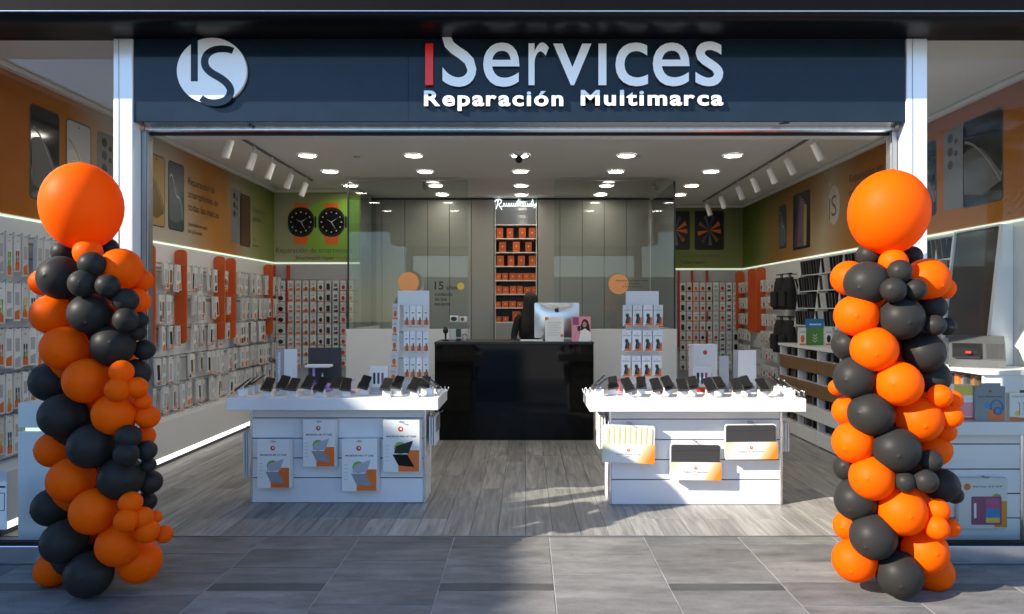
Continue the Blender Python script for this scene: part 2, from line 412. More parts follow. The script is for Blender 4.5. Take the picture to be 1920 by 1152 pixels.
# ------------------------------------------------------------------ the setting
YF = 4.45                    # plane of the shop front
XL, XR = -3.92, 3.92         # side walls of the shop
YBL, YBM, YBR = 11.05, 11.85, 12.75   # back wall: left bay, cabinet bay, right bay
ZC = 3.436                   # ceiling
ZLED = 2.29
g = MB(); g.add([(-60, -60, -0.0055), (60, -60, -0.0055), (60, 60, -0.0055), (-60, 60, -0.0055)], [(0, 1, 2, 3)], groutm)
struct(g.build("ground"), "pale grout bed under the grey street paving")
pv = bpy.data.objects.new("pavement", None); COL.objects.link(pv); struct(pv, "grey stone slab pavement in front of the shop")
TW, TD = 0.66, 0.335
XJ0 = P(1029, 1005, 4.97).x
def slab(x0, x1, y0, y1, m, name="paving_slab", gap=0.0038):
    b = MB(); cx, cy = (x0+x1)/2, (y0+y1)/2; hx, hy = (x1-x0)/2-gap, (y1-y0)/2-gap; h = 0.0
    b.bbox((-hx, -hy, -0.03), (hx, hy, h), m, 0.0012)
    return b.build(name, pv, (cx, cy, random.uniform(-0.0004, 0.0004)-0.0025))
ncol = range(-8, 8)
for c in ncol:
    x0 = XJ0 + c*TW; x1 = x0 + TW
    strip = (c % 2 == 1)
    y = 4.966 - (0.10 if c % 2 else 0.0) - random.uniform(0, 0.18)
    ends = [4.966, y]
    while y > 2.3:
        if strip and 4.116 < y < 4.5 and y - TD < 4.2:
            ends += [4.125, 4.018]; y = 4.018
        else:
            y -= TD; ends.append(y)
    for a, b_ in zip(ends[:-1], ends[1:]):
        if a - b_ < 0.03: continue
        dark = abs(a - 4.125) < 1e-6
        slab(x0, x1, b_, a, paved if dark else pavem)
# beyond the slabs one can pick apart the sheet carries the pattern
def sheet_mat():
    m = paving_mat("paving_far", (0.145, 0.145, 0.145), (0.235, 0.233, 0.228)); n = m.node_tree.nodes; l = m.node_tree.links
    return m
pf = sheet_mat(); b = MB(); z = -0.0040
xa, xb = XJ0 + ncol[0]*TW, XJ0 + (ncol[-1]+1)*TW
for (x0, x1, y0, y1) in ((-40, 40, 1.3, 2.0), (-40, xa, 2.0, 4.966), (xb, 40, 2.0, 4.966)):
    b.add([(x0, y0, z), (x1, y0, z), (x1, y1, z), (x0, y1, z)], [(0, 1, 2, 3)], pf)
b.build("paving_beyond", pv)
b = MB(); b.add([(-40, -40, -0.0045), (40, -40, -0.0045), (40, 1.297, -0.0045), (-40, 1.297, -0.0045)], [(0, 1, 2, 3)], mat("bounce_concrete", (0.46, 0.43, 0.38), 0.85, var=0.12, scale=0.8))  # unseen ground, its pale colour chosen to bounce sunlight onto shaded upright faces
struct(b.build("street"), "unseen street in front of the pavement, made pale to bounce light")
b = MB(); b.box((XL, 4.962, -0.02), (XR, 4.972, 0.002), darkalu); b.build("threshold_strip", pv)

# shop floor of grey oak planks
fl = MB(); fl.box((XL, 4.972, -0.05), (XR, 13.0, -0.004), blackm); floor = struct(fl.build("shop_floor"), "grey oak laminate floor inside the shop")
PW = 0.196; pm = {}
def plank_mesh(L):
    k = round(L, 2)
    if k not in pm:
        b = MB(); b.bbox((-PW/2+0.0012, 0.0012, -0.012), (PW/2-0.0012, k-0.0012, 0.0), oak, 0.0015); pm[k] = b.mesh("plank")
    return pm[k]
x = XL + PW/2; i = 0
while x < XR:
    y = 4.974; first = random.choice((0.4, 0.7, 1.0, 1.3))
    while y < 12.6:
        L = first if y < 4.98 else 1.4
        L = min(L, 12.75 - y)
        if L > 0.1: link("plank", plank_mesh(L), floor, (x, y, 0))
        y += L
        if L <= 0.1: break
    x += PW

# walls and ceiling
b = MB(); b.box((XL-0.2, 4.5, 0), (XL, 12.75, 4.2), wallw); struct(b.build("wall_left"), "white left side wall of the shop")
b = MB(); b.box((XR, 4.5, 0), (XR+0.2, 13.0, 4.2), wallw); struct(b.build("wall_right"), "white right side wall of the shop")
b = MB(); b.box((XL, YBL, 0), (-2.57, YBL+1.7, ZC), wallw); struct(b.build("wall_back_left"), "white back wall bay behind the left wall corner")
b = MB(); b.box((-2.57, YBM+0.35, 0), (2.2, 13.0, ZC), wallw); struct(b.build("wall_back_middle"), "back wall behind the cabinet doors")
b = MB(); b.box((2.2, YBR, 0), (XR, 13.0, ZC), wallw); struct(b.build("wall_back_right"), "white back wall bay in the right corner")
b = MB(); b.box((XL-0.2, 4.30, ZC), (XR+0.2, 13.0, 4.2), ceilm); struct(b.build("ceiling"), "white plaster ceiling of the shop")
bk = MB(); bk.bbox((-2.74, 4.78, 2.90), (2.70, 5.49, ZC-0.002), ceilm, 0.004); bk = struct(bk.build("bulkhead"), "white lowered ceiling strip above the entrance")
for x0, x1 in ((-2.66, -1.62), (-1.58, -0.5), (-0.46, 0.6), (0.64, 1.7), (1.74, 2.62)):
    b = MB(); b.box((x0, 5.36, 2.895), (x1, 5.45, 2.899), white); b.build("access_panel", bk)
for sx, nm in ((-1, "left"), (1, "right")):
    b = MB(); b.box((sx*3.92, 4.40, 0), (sx*9.5, 4.9, 5.0), wallw); o = b.build("street_wall")
    tag(o, f"pale wall of the neighbouring unit beside the {nm} shop window", "wall")

# cornice along the side walls and back bays
for nm, a, c in (("left", (XL+0.001, 4.9, ZC-0.045), (XL+0.07, YBL, ZC-0.002)), ("right", (XR-0.07, 4.9, ZC-0.045), (XR-0.001, YBR, ZC-0.002)),
                 ("left back", (XL+0.07, YBL-0.07, ZC-0.045), (-2.57, YBL-0.001, ZC-0.002)), ("right back", (2.25, YBR-0.07, ZC-0.045), (XR-0.07, YBR-0.001, ZC-0.002))):
    b = MB(); b.bbox(a, c, ceilm, 0.01); struct(b.build("cornice"), f"white cornice along the {nm} wall")

# ------------------------------------------------------------------ awning beam across the shop front
aw = thing("awning", "long black glossy awning beam with pale trim above the shop front", "awning", (0, YF, 3.28))
def extr(prof, x0, x1, m, name, par, smooth=True):
    "profile in y,z swept along x"
    n = len(prof); b = MB()
    b.add([(x0, y, z) for y, z in prof] + [(x1, y, z) for y, z in prof], [(i, i+1, n+i+1, n+i) for i in range(n-1)], m, smooth)
    return b.build(name, par)
prof = [(4.48, 3.286), (4.335, 3.286), (4.325, 3.276), (4.17, 3.274)]
for k in range(1, 7):
    a = math.radians(90*k/6); prof.append((4.17 - 0.055*math.sin(a), 3.309 - 0.035*math.cos(a)))
extr(prof, -9.5, 9.5, soffitm, "beam", aw)
b = MB(); b.bbox((-9.5, 4.098, 3.310), (9.5, 4.16, 3.319), alu, 0.003); b.build("trim", aw)
b = MB(); b.box((-9.5, 4.112, 3.321), (9.5, 4.40, 4.6), blackf); b.build("fascia_board", aw)
b = MB(); b.box((-9.5, 4.405, 3.29), (9.5, 4.475, 3.43), blackm); b.build("backing_board", aw)

# ------------------------------------------------------------------ shop sign
kf = YF / F
def SU(u): return (u - VX) * YF / F
def SV(v): return H - (v - VY) * YF / F
sg = thing("shop_sign", "dark navy sign board reading iServices Reparación Multimarca above the entrance", "sign", (0, YF, 2.768))
b = MB(); b.bbox((SU(250)+0.002, YF, SV(229)), (SU(1698)-0.002, YF+0.10, 3.288), navy, 0.003); b.build("board", sg)
b = MB(); b.box((SU(765), YF-0.0008, SV(229)+0.004), (SU(766), YF+0.001, 3.284), blackm); b.build("seam", sg)
YB_ = YF - 0.026
def letter(ch, u0, u1, v0, v1, m, bold=0.0):
    k = YB_ / F
    vs, fs, a, b_, c, d = glyphs(ch, bold, 0.0)
    X0, X1 = (u0-VX)*k, (u1-VX)*k; Z0, Z1 = H-(v1-VY)*k, H-(v0-VY)*k
    n = len(vs)
    pts = [((v.x-a)/(b_-a)*(X1-X0)+X0, (v.y-c)/(d-c)*(Z1-Z0)+Z0) for v in vs]
    mb = MB(); mb.add([(x_, YB_, z_) for x_, z_ in pts], fs, m)
    # return to the board: walls along boundary edges
    cnt = {}
    for f in fs:
        for i in range(len(f)):
            e = (f[i], f[(i+1) % len(f)]); cnt[e] = 1
    be = [e for e in cnt if (e[1], e[0]) not in cnt]
    o = [(x_, YB_, z_) for x_, z_ in pts] + [(x_, YF-0.006, z_) for x_, z_ in pts]
    mb.add(o, [(i, n+i, n+j, j) for i, j in be], m if m is redsign else alu)
    return mb.build("letter", sg)
letter("S", 829, 893, 38, 163, signw, 0.006); letter("e", 906, 974, 80, 163, signw, 0.006); letter("r", 991, 1029, 80, 160, signw, 0.006)
letter("v", 1037, 1109, 82, 160, signw, 0.006); letter("ı", 1122, 1137, 82, 160, signw, 0.006)
letter("c", 1154, 1215, 80, 162, signw, 0.006); letter("e", 1224, 1293, 80, 162, signw, 0.006); letter("s", 1304, 1356, 78, 162, signw, 0.006)
kk = YB_ / F
b = MB(); b.bbox(((797-VX)*kk, YB_, H-(160-VY)*kk), ((812-VX)*kk, YF-0.004, H-(81-VY)*kk), redsign, 0.002); b.build("letter", sg)["label"] = "red letter i"
def word(txt, u0, u1, vbase, capv, m, bold):
    base = glyphs("HH", bold); wid = base[3] - base[2]
    xs = []; x_ = 0.0
    for ch in txt:
        gg = glyphs(ch, bold); hh = glyphs("H"+ch+"H", bold); adv = (hh[3]-hh[2]) - wid
        H1 = glyphs("H"+ch, bold)
        xs.append((ch, x_ + (H1[3] - H1[2]) - (glyphs("HH", bold)[3] - glyphs("HH", bold)[2]) + (glyphs("H", bold)[2]) - (gg[3]-gg[2]) + (gg[3]-gg[2]), gg)); x_ += adv + 0.10
    # simple left edges: accumulate advances, keep each glyph's own box
    x_ = 0.0; L = []
    for ch in txt:
        gg = glyphs(ch, bold); hh = glyphs("H"+ch+"H", bold); adv = (hh[3]-hh[2]) - wid
        L.append((ch, x_ + (adv - (gg[3]-gg[2]))/2, gg)); x_ += adv + 0.085
    tot = L[-1][1] + L[-1][2][3] - L[-1][2][2] - L[0][1]
    sc = (u1-u0) / tot; cap = glyphs("H", bold)[5]; vs_ = capv / cap
    for ch, xo, gg in L:
        a = u0 + (xo - L[0][1])*sc
        letter(ch, a, a + (gg[3]-gg[2])*sc, vbase - gg[5]*vs_, vbase - gg[4]*vs_, signw, bold)
word("Reparación", 795, 1056, 198, 28, signw, 0.03); word("Multimarca", 1089, 1356, 197, 28, signw, 0.03)
# round emblem: white disc with a bar and an S stroke in the board's colour
def ku(u, v): return ((u-VX)*kk, H-(v-VY)*kk)
em = MB(); em.prism([ku(397+65.5*math.cos(t*math.pi/36), 133+62*math.sin(t*math.pi/36)) for t in range(72)], YB_, YF-0.004, signw); em = em.build("emblem_disc", sg)
b = MB(); b.box((ku(358, 0)[0], YB_-0.0015, ku(0, 153)[1]), (ku(371, 0)[0], YF-0.005, 3.284), navy); b.build("emblem_bar", em)
sp = [(437, 96), (428, 93), (415, 92), (402, 94), (391, 100), (385, 109), (384, 119), (388, 129), (398, 138), (412, 146), (425, 156), (432, 167), (431, 178), (424, 187), (412, 192), (398, 193), (386, 190), (377, 184)]
fine = []
for i in range(len(sp)-1):
    p0, p1, p2, p3 = sp[max(i-1, 0)], sp[i], sp[i+1], sp[min(i+2, len(sp)-1)]
    for t in (0, 0.33, 0.66):
        fine.append(tuple(0.5*((2*p1[k]) + (-p0[k]+p2[k])*t + (2*p0[k]-5*p1[k]+4*p2[k]-p3[k])*t*t + (-p0[k]+3*p1[k]-3*p2[k]+p3[k])*t**3) for k in (0, 1)))
fine.append(sp[-1])
b = MB(); b.ribbon([ku(*p) for p in fine], [12*kk + 2*kk*math.sin(math.pi*i/len(fine)) for i in range(len(fine))], YB_-0.0022, YF-0.005, navy); b.build("emblem_stroke", em)

# ------------------------------------------------------------------ posts, door track, shop windows
for nm, u0, u1, g0, g1 in (("left", 214, 250, 246, 262), ("right", 1698, 1737, 1685, 1698)):
    t = thing("door_post", f"bright aluminium post between the entrance and the {nm} shop window", "post", (SU((u0+u1)/2), YF, 0))
    b = MB(); b.bbox((SU(u0), YF-0.012, 0.0), (SU(u1), YF+0.09, 3.284), aluw, 0.004); b.build("post_profile", t)
    b = MB(); b.box((SU(u0)+0.035, YF-0.015, 0.0), (SU(u0)+0.038, YF-0.011, 3.284), darkalu); b.build("groove", t)
    b = MB(); b.bbox((SU(g0), YF+0.092, 0.0), (SU(g1), YF+0.16, 2.73), darkalu, 0.003); b.build("door_guide", t)
    b = MB(); b.box((SU(g1)-0.004 if nm == "left" else SU(g0)+0.001, YF+0.088, 0), (SU(g1)-0.001 if nm == "left" else SU(g0)+0.004, YF+0.0915, 2.73), blackm); b.build("rubber_seal", t)
t = thing("shutter_box", "aluminium roller shutter box with dark slot below the sign", "shutter box", (0, 4.6, 2.70))
b = MB(); b.bbox((SU(252), 4.552, 2.728), (SU(1696), 4.60, 2.86), alu, 0.010); b.build("casing", t)
b = MB(); b.box((SU(252), 4.565, 2.712), (SU(1696), 4.595, 2.7275), blackm); b.build("slot", t)
for nm, sx, u_in in (("left", -1, 214), ("right", 1, 1737)):
    t = thing("shop_window", f"large clear pane of the {nm} shop window in metal frame", "window", (sx*3.2, YF+0.02, 0))
    xi, xo = SU(u_in) + sx*0.002, sx*3.915
    b = MB(); b.bbox((xi, YF-0.03, 0.0), (xo, YF+0.07, 0.112), darkalu if False else alu, 0.004); b.build("sill", t)
    b = MB(); b.box((xi, YF-0.001, 0.1125), (xo, YF+0.045, 0.128), blackm); b.build("gasket", t)
    b = MB(); b.add([(xi, YF+0.02, 0.128), (xo, YF+0.02, 0.128), (xo, YF+0.02, 3.288), (xi, YF+0.02, 3.288)], [(0, 1, 2, 3)], winglass); b.build("pane", t)
for u, v, lab, col in ((1466, 229, "small black bullet camera on the shutter box near the right post", "r"), (468, 231, "small dark dome camera under the sign board near the emblem", "l")):
    p = P(u, v, 4.52); t = thing("security_camera", lab, "camera", p)
    if col == "r":
        b = MB(); b.tube([(p.x-0.012, 4.551, p.z), (p.x-0.012, 4.50, p.z)], 0.011, black); b.build("bracket", t)
        b = MB(); b.tube([(p.x-0.028, 4.49, p.z-0.004), (p.x+0.03, 4.47, p.z-0.006)], 0.019, black, 12); b.build("housing", t)
    else:
        b = MB(); b.lathe([(0.0005, -0.022), (0.010, -0.019), (0.018, -0.008), (0.019, 0.004), (0.019, 0.03)], darkgr, 12, (p.x, 4.52, p.z)); b.build("housing", t)
        b = MB(); b.tube([(p.x, 4.503, p.z-0.006), (p.x, 4.497, p.z-0.008)], 0.006, signw, 8); b.build("lens", t)

# ------------------------------------------------------------------ what stands across the street: throws the shade and shows in the panes
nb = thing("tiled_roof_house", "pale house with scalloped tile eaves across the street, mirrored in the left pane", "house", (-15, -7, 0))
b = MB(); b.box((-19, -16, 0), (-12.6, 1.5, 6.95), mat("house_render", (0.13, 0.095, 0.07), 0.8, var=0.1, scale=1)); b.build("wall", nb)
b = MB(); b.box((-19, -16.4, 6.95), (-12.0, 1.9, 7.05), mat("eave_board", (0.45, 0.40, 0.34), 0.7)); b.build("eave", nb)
tile = mat("roof_tile", (0.36, 0.17, 0.10), 0.75, objvar=0.12)
tmb = MB()
for k in range(7):
    a0, a1 = math.pi*k/6, 0
vs = []; fs = []
for j, (x_, z_, r) in enumerate(((0, 0, 0.105), (-3.4, 1.35, 0.09))):
    for k in range(7):
        a = math.pi*k/6; vs.append((x_, r*math.cos(a), z_ + r*1.25*math.sin(a)))
fs = [(k, k+1, 7+k+1, 7+k) for k in range(6)]
tmb.add(vs, fs, tile, True); tme = tmb.mesh("roof_tile")
rb = MB(); rb.add([(-11.92, -16.4, 7.10), (-11.92, 1.9, 7.10), (-15.3, 1.9, 8.44), (-15.3, -16.4, 8.44)], [(0, 1, 2, 3)], tile); rb.build("roof", nb)
y = -16.3
while y < 1.9:
    link("roof_tile", tme, nb, Vector((-11.80 + random.uniform(-0.03, 0.03), y, 7.13)) - Vector((-15, -7, 0))); y += 0.225
for k in range(5):
    b = MB(); b.box((-12.62, -14.5+3.2*k, 3.4), (-12.56, -13.3+3.2*k, 5.2), blackg); b.build("window", nb)
palmb = mat("palm_bark", (0.16, 0.12, 0.08), 0.9, var=0.3, scale=12); palml = mat("palm_leaf", (0.055, 0.085, 0.025), 0.55, objvar=0.2)
def palm(x_, y_, h_, lab):
    t = thing("palm_tree", lab, "palm tree", (x_, y_, 0), 0, "palms across the street")
    b = MB(); pts = [(0.25*math.sin(k/9*1.4), 0, h_*k/9) for k in range(10)]
    b.tube(pts, [0.24-0.01*k for k in range(10)], palmb, 10); b.build("trunk", t, (0, 0, 0))
    cr = MB(); top = Vector(pts[-1])
    for k in range(22):
        az = 2*math.pi*k/22 + random.uniform(-.15, .15); el = random.uniform(-0.3, 1.1); L = random.uniform(1.9, 2.6)
        d = Vector((math.cos(az), math.sin(az), 0)); spine = []
        for j in range(9):
            s_ = j/8; spine.append(top + d*(L*s_*math.cos(el*(1-s_*0.4))) + Vector((0, 0, L*(math.sin(el)*s_ - 0.75*s_*s_))))
        side = Vector((-d.y, d.x, 0))
        for j in range(1, 9):
            for sgn in (-1, 1):
                for q in (0, 0.5):
                    a = spine[j-1].lerp(spine[j], q); ll = 0.55*math.sin(math.pi*min(1, (j+q)/9.5+0.1)) + 0.08
                    tip = a + side*sgn*ll*0.8 + (spine[j]-spine[j-1]).normalized()*ll*0.6 - Vector((0, 0, ll*0.35))
                    wv = (spine[j]-spine[j-1]).normalized()*0.035
                    cr.add([a-wv, a+wv, tip], [(0, 1, 2)], palml)
    o = cr.build("crown", t, (0, 0, 0)); o["kind"] = "stuff"
palm(12.0, -9.5, 5.6, "tall palm across the street, mirrored in the right shop window")
palm(15.5, -13.0, 7.4, "taller palm farther off, mirrored near the right picture edge")
hw = MB(); hw.box((-6, -24, 0), (34, -22, 3.4), mat("far_wall", (0.40, 0.38, 0.35), 0.9, var=0.15, scale=0.6)); tag(hw.build("garden_wall"), "long grey garden wall far across the street", "wall")

# ------------------------------------------------------------------ balloon columns
def balloon_mesh():
    b = MB(); prof = []
    for k in range(17):
        a = math.pi*k/16; r = math.sin(a); z_ = -math.cos(a)
        if k == 0: continue
        z_ = z_*1.0 + (0.05 if z_ < 0 else 0)*z_
        if k == 16: prof += [(0.075, 0.997), (0.055, 1.008), (0.035, 1.022), (0.0005, 1.026)]
        else: prof.append((max(r, 0.0005), z_))
    prof = [(0.0005, -1.09), (0.045, -1.075), (0.09, -1.035)] + prof[0:]
    b.lathe(prof, orlatex, 28); b.lathe
    return b
bm_o = balloon_mesh().mesh("balloon"); bm_k = balloon_mesh(); bm_k.mats = [bklatex]; bm_k = bm_k.mesh("balloon")
LEFT = [("O",154,386,78,0.10),("B",121,474,22,-.05),("O",165,474,25,0.16),("B",203,466,18,-.10),("B",114,521,39,0.13),("O",227,505,38,0.13),
 ("B",173,496,23,0.26),("B",155,532,24,0.30),("B",202,536,21,0.30),("O",266,526,20,0.02),("O",82,530,24,-.05),("B",170,588,37,0.22),("B",236,563,22,0.24),
 ("O",256,566,24,0.08),("B",262,600,15,0.18),("B",236,600,22,0.27),("O",98,590,36,0.12),("B",258,622,16,0.16),("B",271,656,19,0.08),("B",212,648,38,0.20),
 ("O",121,653,40,0.16),("B",95,716,35,0.02),("O",163,714,40,0.22),("B",255,700,26,0.08),("O",228,698,21,0.28),("O",221,731,22,0.31),("O",257,727,19,0.26),
 ("O",268,752,15,0.20),("O",277,782,21,0.16),("O",216,776,38,0.20),("O",272,818,18,0.06),("B",118,780,40,0.14),("B",172,837,40,0.22),("O",102,843,32,0.02),
 ("B",241,820,22,0.27),("B",237,852,22,0.30),("B",275,845,18,0.20),("B",279,872,13,0.16),("B",227,896,39,0.20),("B",282,904,21,0.10),("B",276,940,17,0.06),
 ("O",133,900,40,0.16),("B",98,951,34,0.02),("O",176,959,41,0.23),("O",245,943,20,0.27),("O",237,976,21,0.31),("O",268,971,19,0.25),("O",291,970,12,0.18),
 ("O",276,996,21,0.24),("O",307,1002,16,0.16),("B",120,1016,39,0.14),("O",223,1021,38,0.20),("B",167,1077,41,0.18),("O",98,1068,30,0.0),("O",262,1053,38,0.08)]
RIGHT = [("O",1666,397,76,0.10),("B",1629,479,22,0.02),("O",1675,493,25,0.16),("B",1710,481,18,-.08),("B",1626,531,40,0.16),("O",1592,522,32,0.0),("O",1739,524,38,0.10),
 ("O",1770,541,20,-.02),("B",1687,510,22,0.26),("B",1675,544,23,0.30),("B",1716,543,20,0.28),("B",1752,576,22,0.10),("B",1753,610,19,0.26),("B",1776,613,16,0.14),
 ("O",1606,592,38,0.14),("B",1690,597,39,0.22),("O",1639,655,40,0.20),("B",1590,647,29,0.0),("B",1733,661,36,0.16),("B",1603,709,38,0.14),("O",1686,720,40,0.24),
 ("B",1748,708,31,0.08),("O",1568,727,14,0.02),("O",1588,771,26,0.0),("B",1633,777,40,0.20),("O",1724,786,40,0.18),("O",1763,743,21,0.26),("O",1788,750,16,0.18),
 ("O",1783,780,21,0.22),("O",1774,810,18,0.10),("O",1753,843,29,0.06),("O",1600,830,37,0.14),("B",1680,843,41,0.24),("B",1588,877,24,0.0),("O",1635,896,40,0.20),
 ("B",1745,864,20,0.26),("B",1735,902,22,0.30),("B",1697,904,19,0.28),("B",1766,910,30,0.10),("B",1789,928,16,0.06),("B",1605,937,38,0.12),("O",1692,959,42,0.22),
 ("O",1759,957,20,0.26),("O",1757,990,21,0.30),("O",1783,990,16,0.22),("O",1590,986,26,0.0),("B",1637,1006,41,0.20),("O",1735,1033,40,0.16),("O",1602,1051,38,0.12),
 ("B",1686,1077,41,0.20),("O",1752,1072,33,0.05)]
YCOL = 4.10
for nm, L, uc, lab in (("left", LEFT, 178, "tall column of orange and black balloons left of the entrance, mostly in shade"),
                       ("right", RIGHT, 1678, "tall column of orange and grey-black balloons right of the entrance, in sunlight")):
    base = Vector(((uc-VX)*YCOL/F, YCOL, 0)); t = thing("balloon_column", lab, "balloon column", base)
    rnd = random.Random(5 if nm == "left" else 9)
    def put(c, p, r, nm_="balloon"):
        o = link(nm_, bm_o if c == "O" else bm_k, t, p - base)
        d = Vector((p.x-base.x + rnd.uniform(-.15, .15), p.y-base.y - 0.10 + rnd.uniform(-.1, .1), rnd.uniform(-0.16, 0.06)))
        if nm_ != "balloon": d = Vector((0.05, -0.1, 1)); 
        o.rotation_euler = d.to_track_quat('Z', 'Y').to_euler(); o.scale = (r*rnd.uniform(.98, 1.03), r*rnd.uniform(.98, 1.03), r)
        return o
    for k, (c, u, v, rp, dep) in enumerate(L):
        Y = YCOL - dep; p = P(u, v, Y); r = rp*Y/F*(1.035 if k else 1.0)
        o = put(c, p, r, "top_balloon" if k == 0 else "balloon")
        if k == 0: o.scale = (r*(.895 if nm == "left" else .935),)*2 + (r*1.02,); o["label"] = "giant orange balloon on top"
    for k in range(26):        # the far side of the spiral
        a = k*1.05 + (0 if nm == "left" else 0.6); z_ = 0.17 + 1.55*k/25
        if math.sin(a) < 0.25: a += math.pi*0.9
        if math.sin(a) < 0.1: continue
        put("O" if (k//2) % 2 else "B", base + Vector((0.13*math.cos(a), 0.13*abs(math.sin(a)) - 0.02, z_)), 0.128)
# ------------------------------------------------------------------ wall graphics above the LED line
ML = Matrix.Translation((XL, 0, 0)) @ Matrix.Rotation(math.radians(90), 4, 'Z')     # local x = world y, faces +X
MR = Matrix.Translation((XR, 0, 0)) @ Matrix.Rotation(math.radians(-90), 4, 'Z')    # local x = -world y, faces -X
MBL = Matrix.Translation((0, YBL, 0)); MBR = Matrix.Translation((0, YBR, 0))
gl_ = ramp_mat("left_graphic", 1, [(4.6, (0.34, 0.085, 0.004)), (6.2, (0.40, 0.11, 0.006)), (7.2, (0.44, 0.16, 0.02)), (7.85, (0.50, 0.46, 0.40)), (8.95, (0.48, 0.43, 0.36)), (9.35, (0.44, 0.27, 0.14)), (9.8, (0.46, 0.20, 0.045)), (10.3, (0.40, 0.19, 0.06)), (10.75, (0.36, 0.32, 0.22)), (11.3, (0.26, 0.28, 0.11)), (12.2, (0.15, 0.20, 0.03))], tilt=(0, 0, 0.35))
gr_ = ramp_mat("right_graphic", 1, [(5.6, (0.42, 0.15, 0.02)), (7.5, (0.46, 0.16, 0.02)), (8.6, (0.40, 0.14, 0.025)), (9.5, (0.36, 0.17, 0.05)), (10.2, (0.44, 0.36, 0.24)), (10.9, (0.34, 0.18, 0.06)), (11.9, (0.27, 0.14, 0.04)), (12.5, (0.20, 0.18, 0.06)), (13.1, (0.12, 0.16, 0.02)), (13.9, (0.13, 0.17, 0.03))], tilt=(0, 0, 0.35))
gbl = ramp_mat("watch_graphic", 0, [(-3.6, (0.38, 0.39, 0.26)), (-2.7, (0.33, 0.35, 0.20)), (-1.8, (0.18, 0.26, 0.05))], tilt=(0, 0, 0.25))
gbr = ramp_mat("tablet_graphic", 0, [(2.25, (0.14, 0.20, 0.02)), (3.1, (0.13, 0.19, 0.02)), (3.92, (0.20, 0.22, 0.09))], tilt=(0, 0, 0.25))
ZT = ZC - 0.047
def board(name, a, c, m, lab):
    b = MB(); b.box(a, c, m); return tag(b.build(name), lab, "poster")
pL = board("wall_poster", (XL+0.001, 4.7, ZLED+0.02), (XL+0.012, YBL-0.012, ZT), gl_, "long orange and green phone poster along the top of the left wall")
pR = board("wall_poster", (XR-0.012, 4.7, ZLED+0.02), (XR-0.001, YBR-0.012, ZT), gr_, "long brown and green phone poster along the top of the right wall")
pBL = board("wall_poster", (XL+0.012, YBL-0.012, ZLED+0.02), (-2.575, YBL-0.001, ZT), gbl, "green poster with two orange-strapped watches at the back left")
pBR = board("wall_poster", (2.25, YBR-0.012, ZLED+0.02), (XR-0.012, YBR-0.001, ZT), gbr, "green poster with two dark tablets at the back right")
YS = -0.0145           # print sits just in front of its board
def phone(par, M4, x0, x1, z0, z1, kind, name="printed_phone"):
    b = MB(); cx, cz, w_, h_ = (x0+x1)/2, (z0+z1)/2, x1-x0, z1-z0; r = 0.045
    edge, face = {"gold": (darkgr, gold), "dark": (black, slate), "black": (black, blackg), "grey": (darkgr, ltgr), "back": (midgr, midgr), "brown": (darkgr, mat_brown)}[kind]
    b.prism(rrect(cx, cz, w_, h_, r), YS, YS+0.002, edge, M4)
    b.flat(rrect(cx, cz, w_-0.024, h_-0.024, r-0.012), YS-0.0008, face, M4)
    if kind in ("gold", "dark", "black", "grey"):
        hi = {"gold": mat_gold2, "dark": mat_ice, "black": mat_arc, "grey": mat_leaf}[kind]
        pts = [(x0+0.02, cz+0.02)]
        for k in range(9):
            t = k/8; pts.append((x0+0.02 + (w_-0.04)*t, cz + 0.10*math.sin(t*math.pi*1.2) + (0.20 if kind != "dark" else 0.02)*(0.5-t)))
        pts += [(x1-0.02, cz-0.22), (cx, cz-0.30), (x0+0.03, cz-0.26)]
        b.flat(pts, YS-0.0012, hi, M4)
        sw = [(x0+0.03 + (w_-0.06)*t/10, cz + 0.20 - 0.42*(t/10)**1.6 + (0.05*math.sin(t) if kind == "dark" else 0)) for t in range(11)]
        b.flat([(x_, z_+0.012) for x_, z_ in sw] + [(x_, z_-0.012) for x_, z_ in sw[::-1]], YS-0.0015, {"gold": gold, "dark": ltgr, "black": midgr, "grey": gold}[kind], M4)
        b.flat(circ(cx, z1-0.05, 0.009, 10), YS-0.0016, black, M4)
    if kind == "back":
        for dz in (0.09, 0.21, 0.33): b.flat(circ(cx-w_*0.2, z1-dz, 0.042, 14), YS-0.0012, black, M4)
        for dz in (0.13, 0.24): b.flat(circ(cx+w_*0.05, z1-dz, 0.026, 12), YS-0.0012, black, M4)
    return b.build(name, par)
mat_arc = mat("arc_print", (0.05, 0.05, 0.052), 0.35); mat_leaf = mat("leaf_print", (0.58, 0.56, 0.52), 0.45)
mat_brown = mat("brown_screen", (0.10, 0.055, 0.03), 0.3); mat_gold2 = mat("gold_wave", (0.16, 0.085, 0.02), 0.35); mat_ice = mat("ice_wave", (0.10, 0.13, 0.16), 0.35)
inkd = mat("ink", (0.03, 0.025, 0.02), 0.5); inkg = mat("grey_ink", (0.10, 0.10, 0.07), 0.5)
for (a, c, kd) in ((5.59, 5.95, "black"), (6.03, 6.38, "grey"), (6.47, 6.84, "back"), (6.92, 7.25, "dark"), (7.33, 7.69, "gold"), (7.76, 8.12, "dark")):
    phone(pL, ML, a, c, 2.46, 3.22, kd)
phone(pL, ML, 9.42, 9.76, 2.47, 3.19, "back"); phone(pL, ML, 9.70, 10.08, 2.45, 3.17, "brown")
def ltext(par, M4, lines, x0, z0, h_, m, lh=1.55, name="lettering", align='L'):
    for k, s_ in enumerate(lines):
        b = MB(); text_into(b, s_, x0, z0 - k*h_*lh, m, height=h_, y=YS, M4=M4, align=align); b.build(name, par)
ltext(pL, ML, ["Reparación de", "smartphones de", "todas las marcas"], 8.22, 3.03, 0.085, inkd, 1.75)
ltext(pL, ML, ["Smartphone repair", "for all brands"], 8.22, 2.55, 0.046, inkd, 1.8)
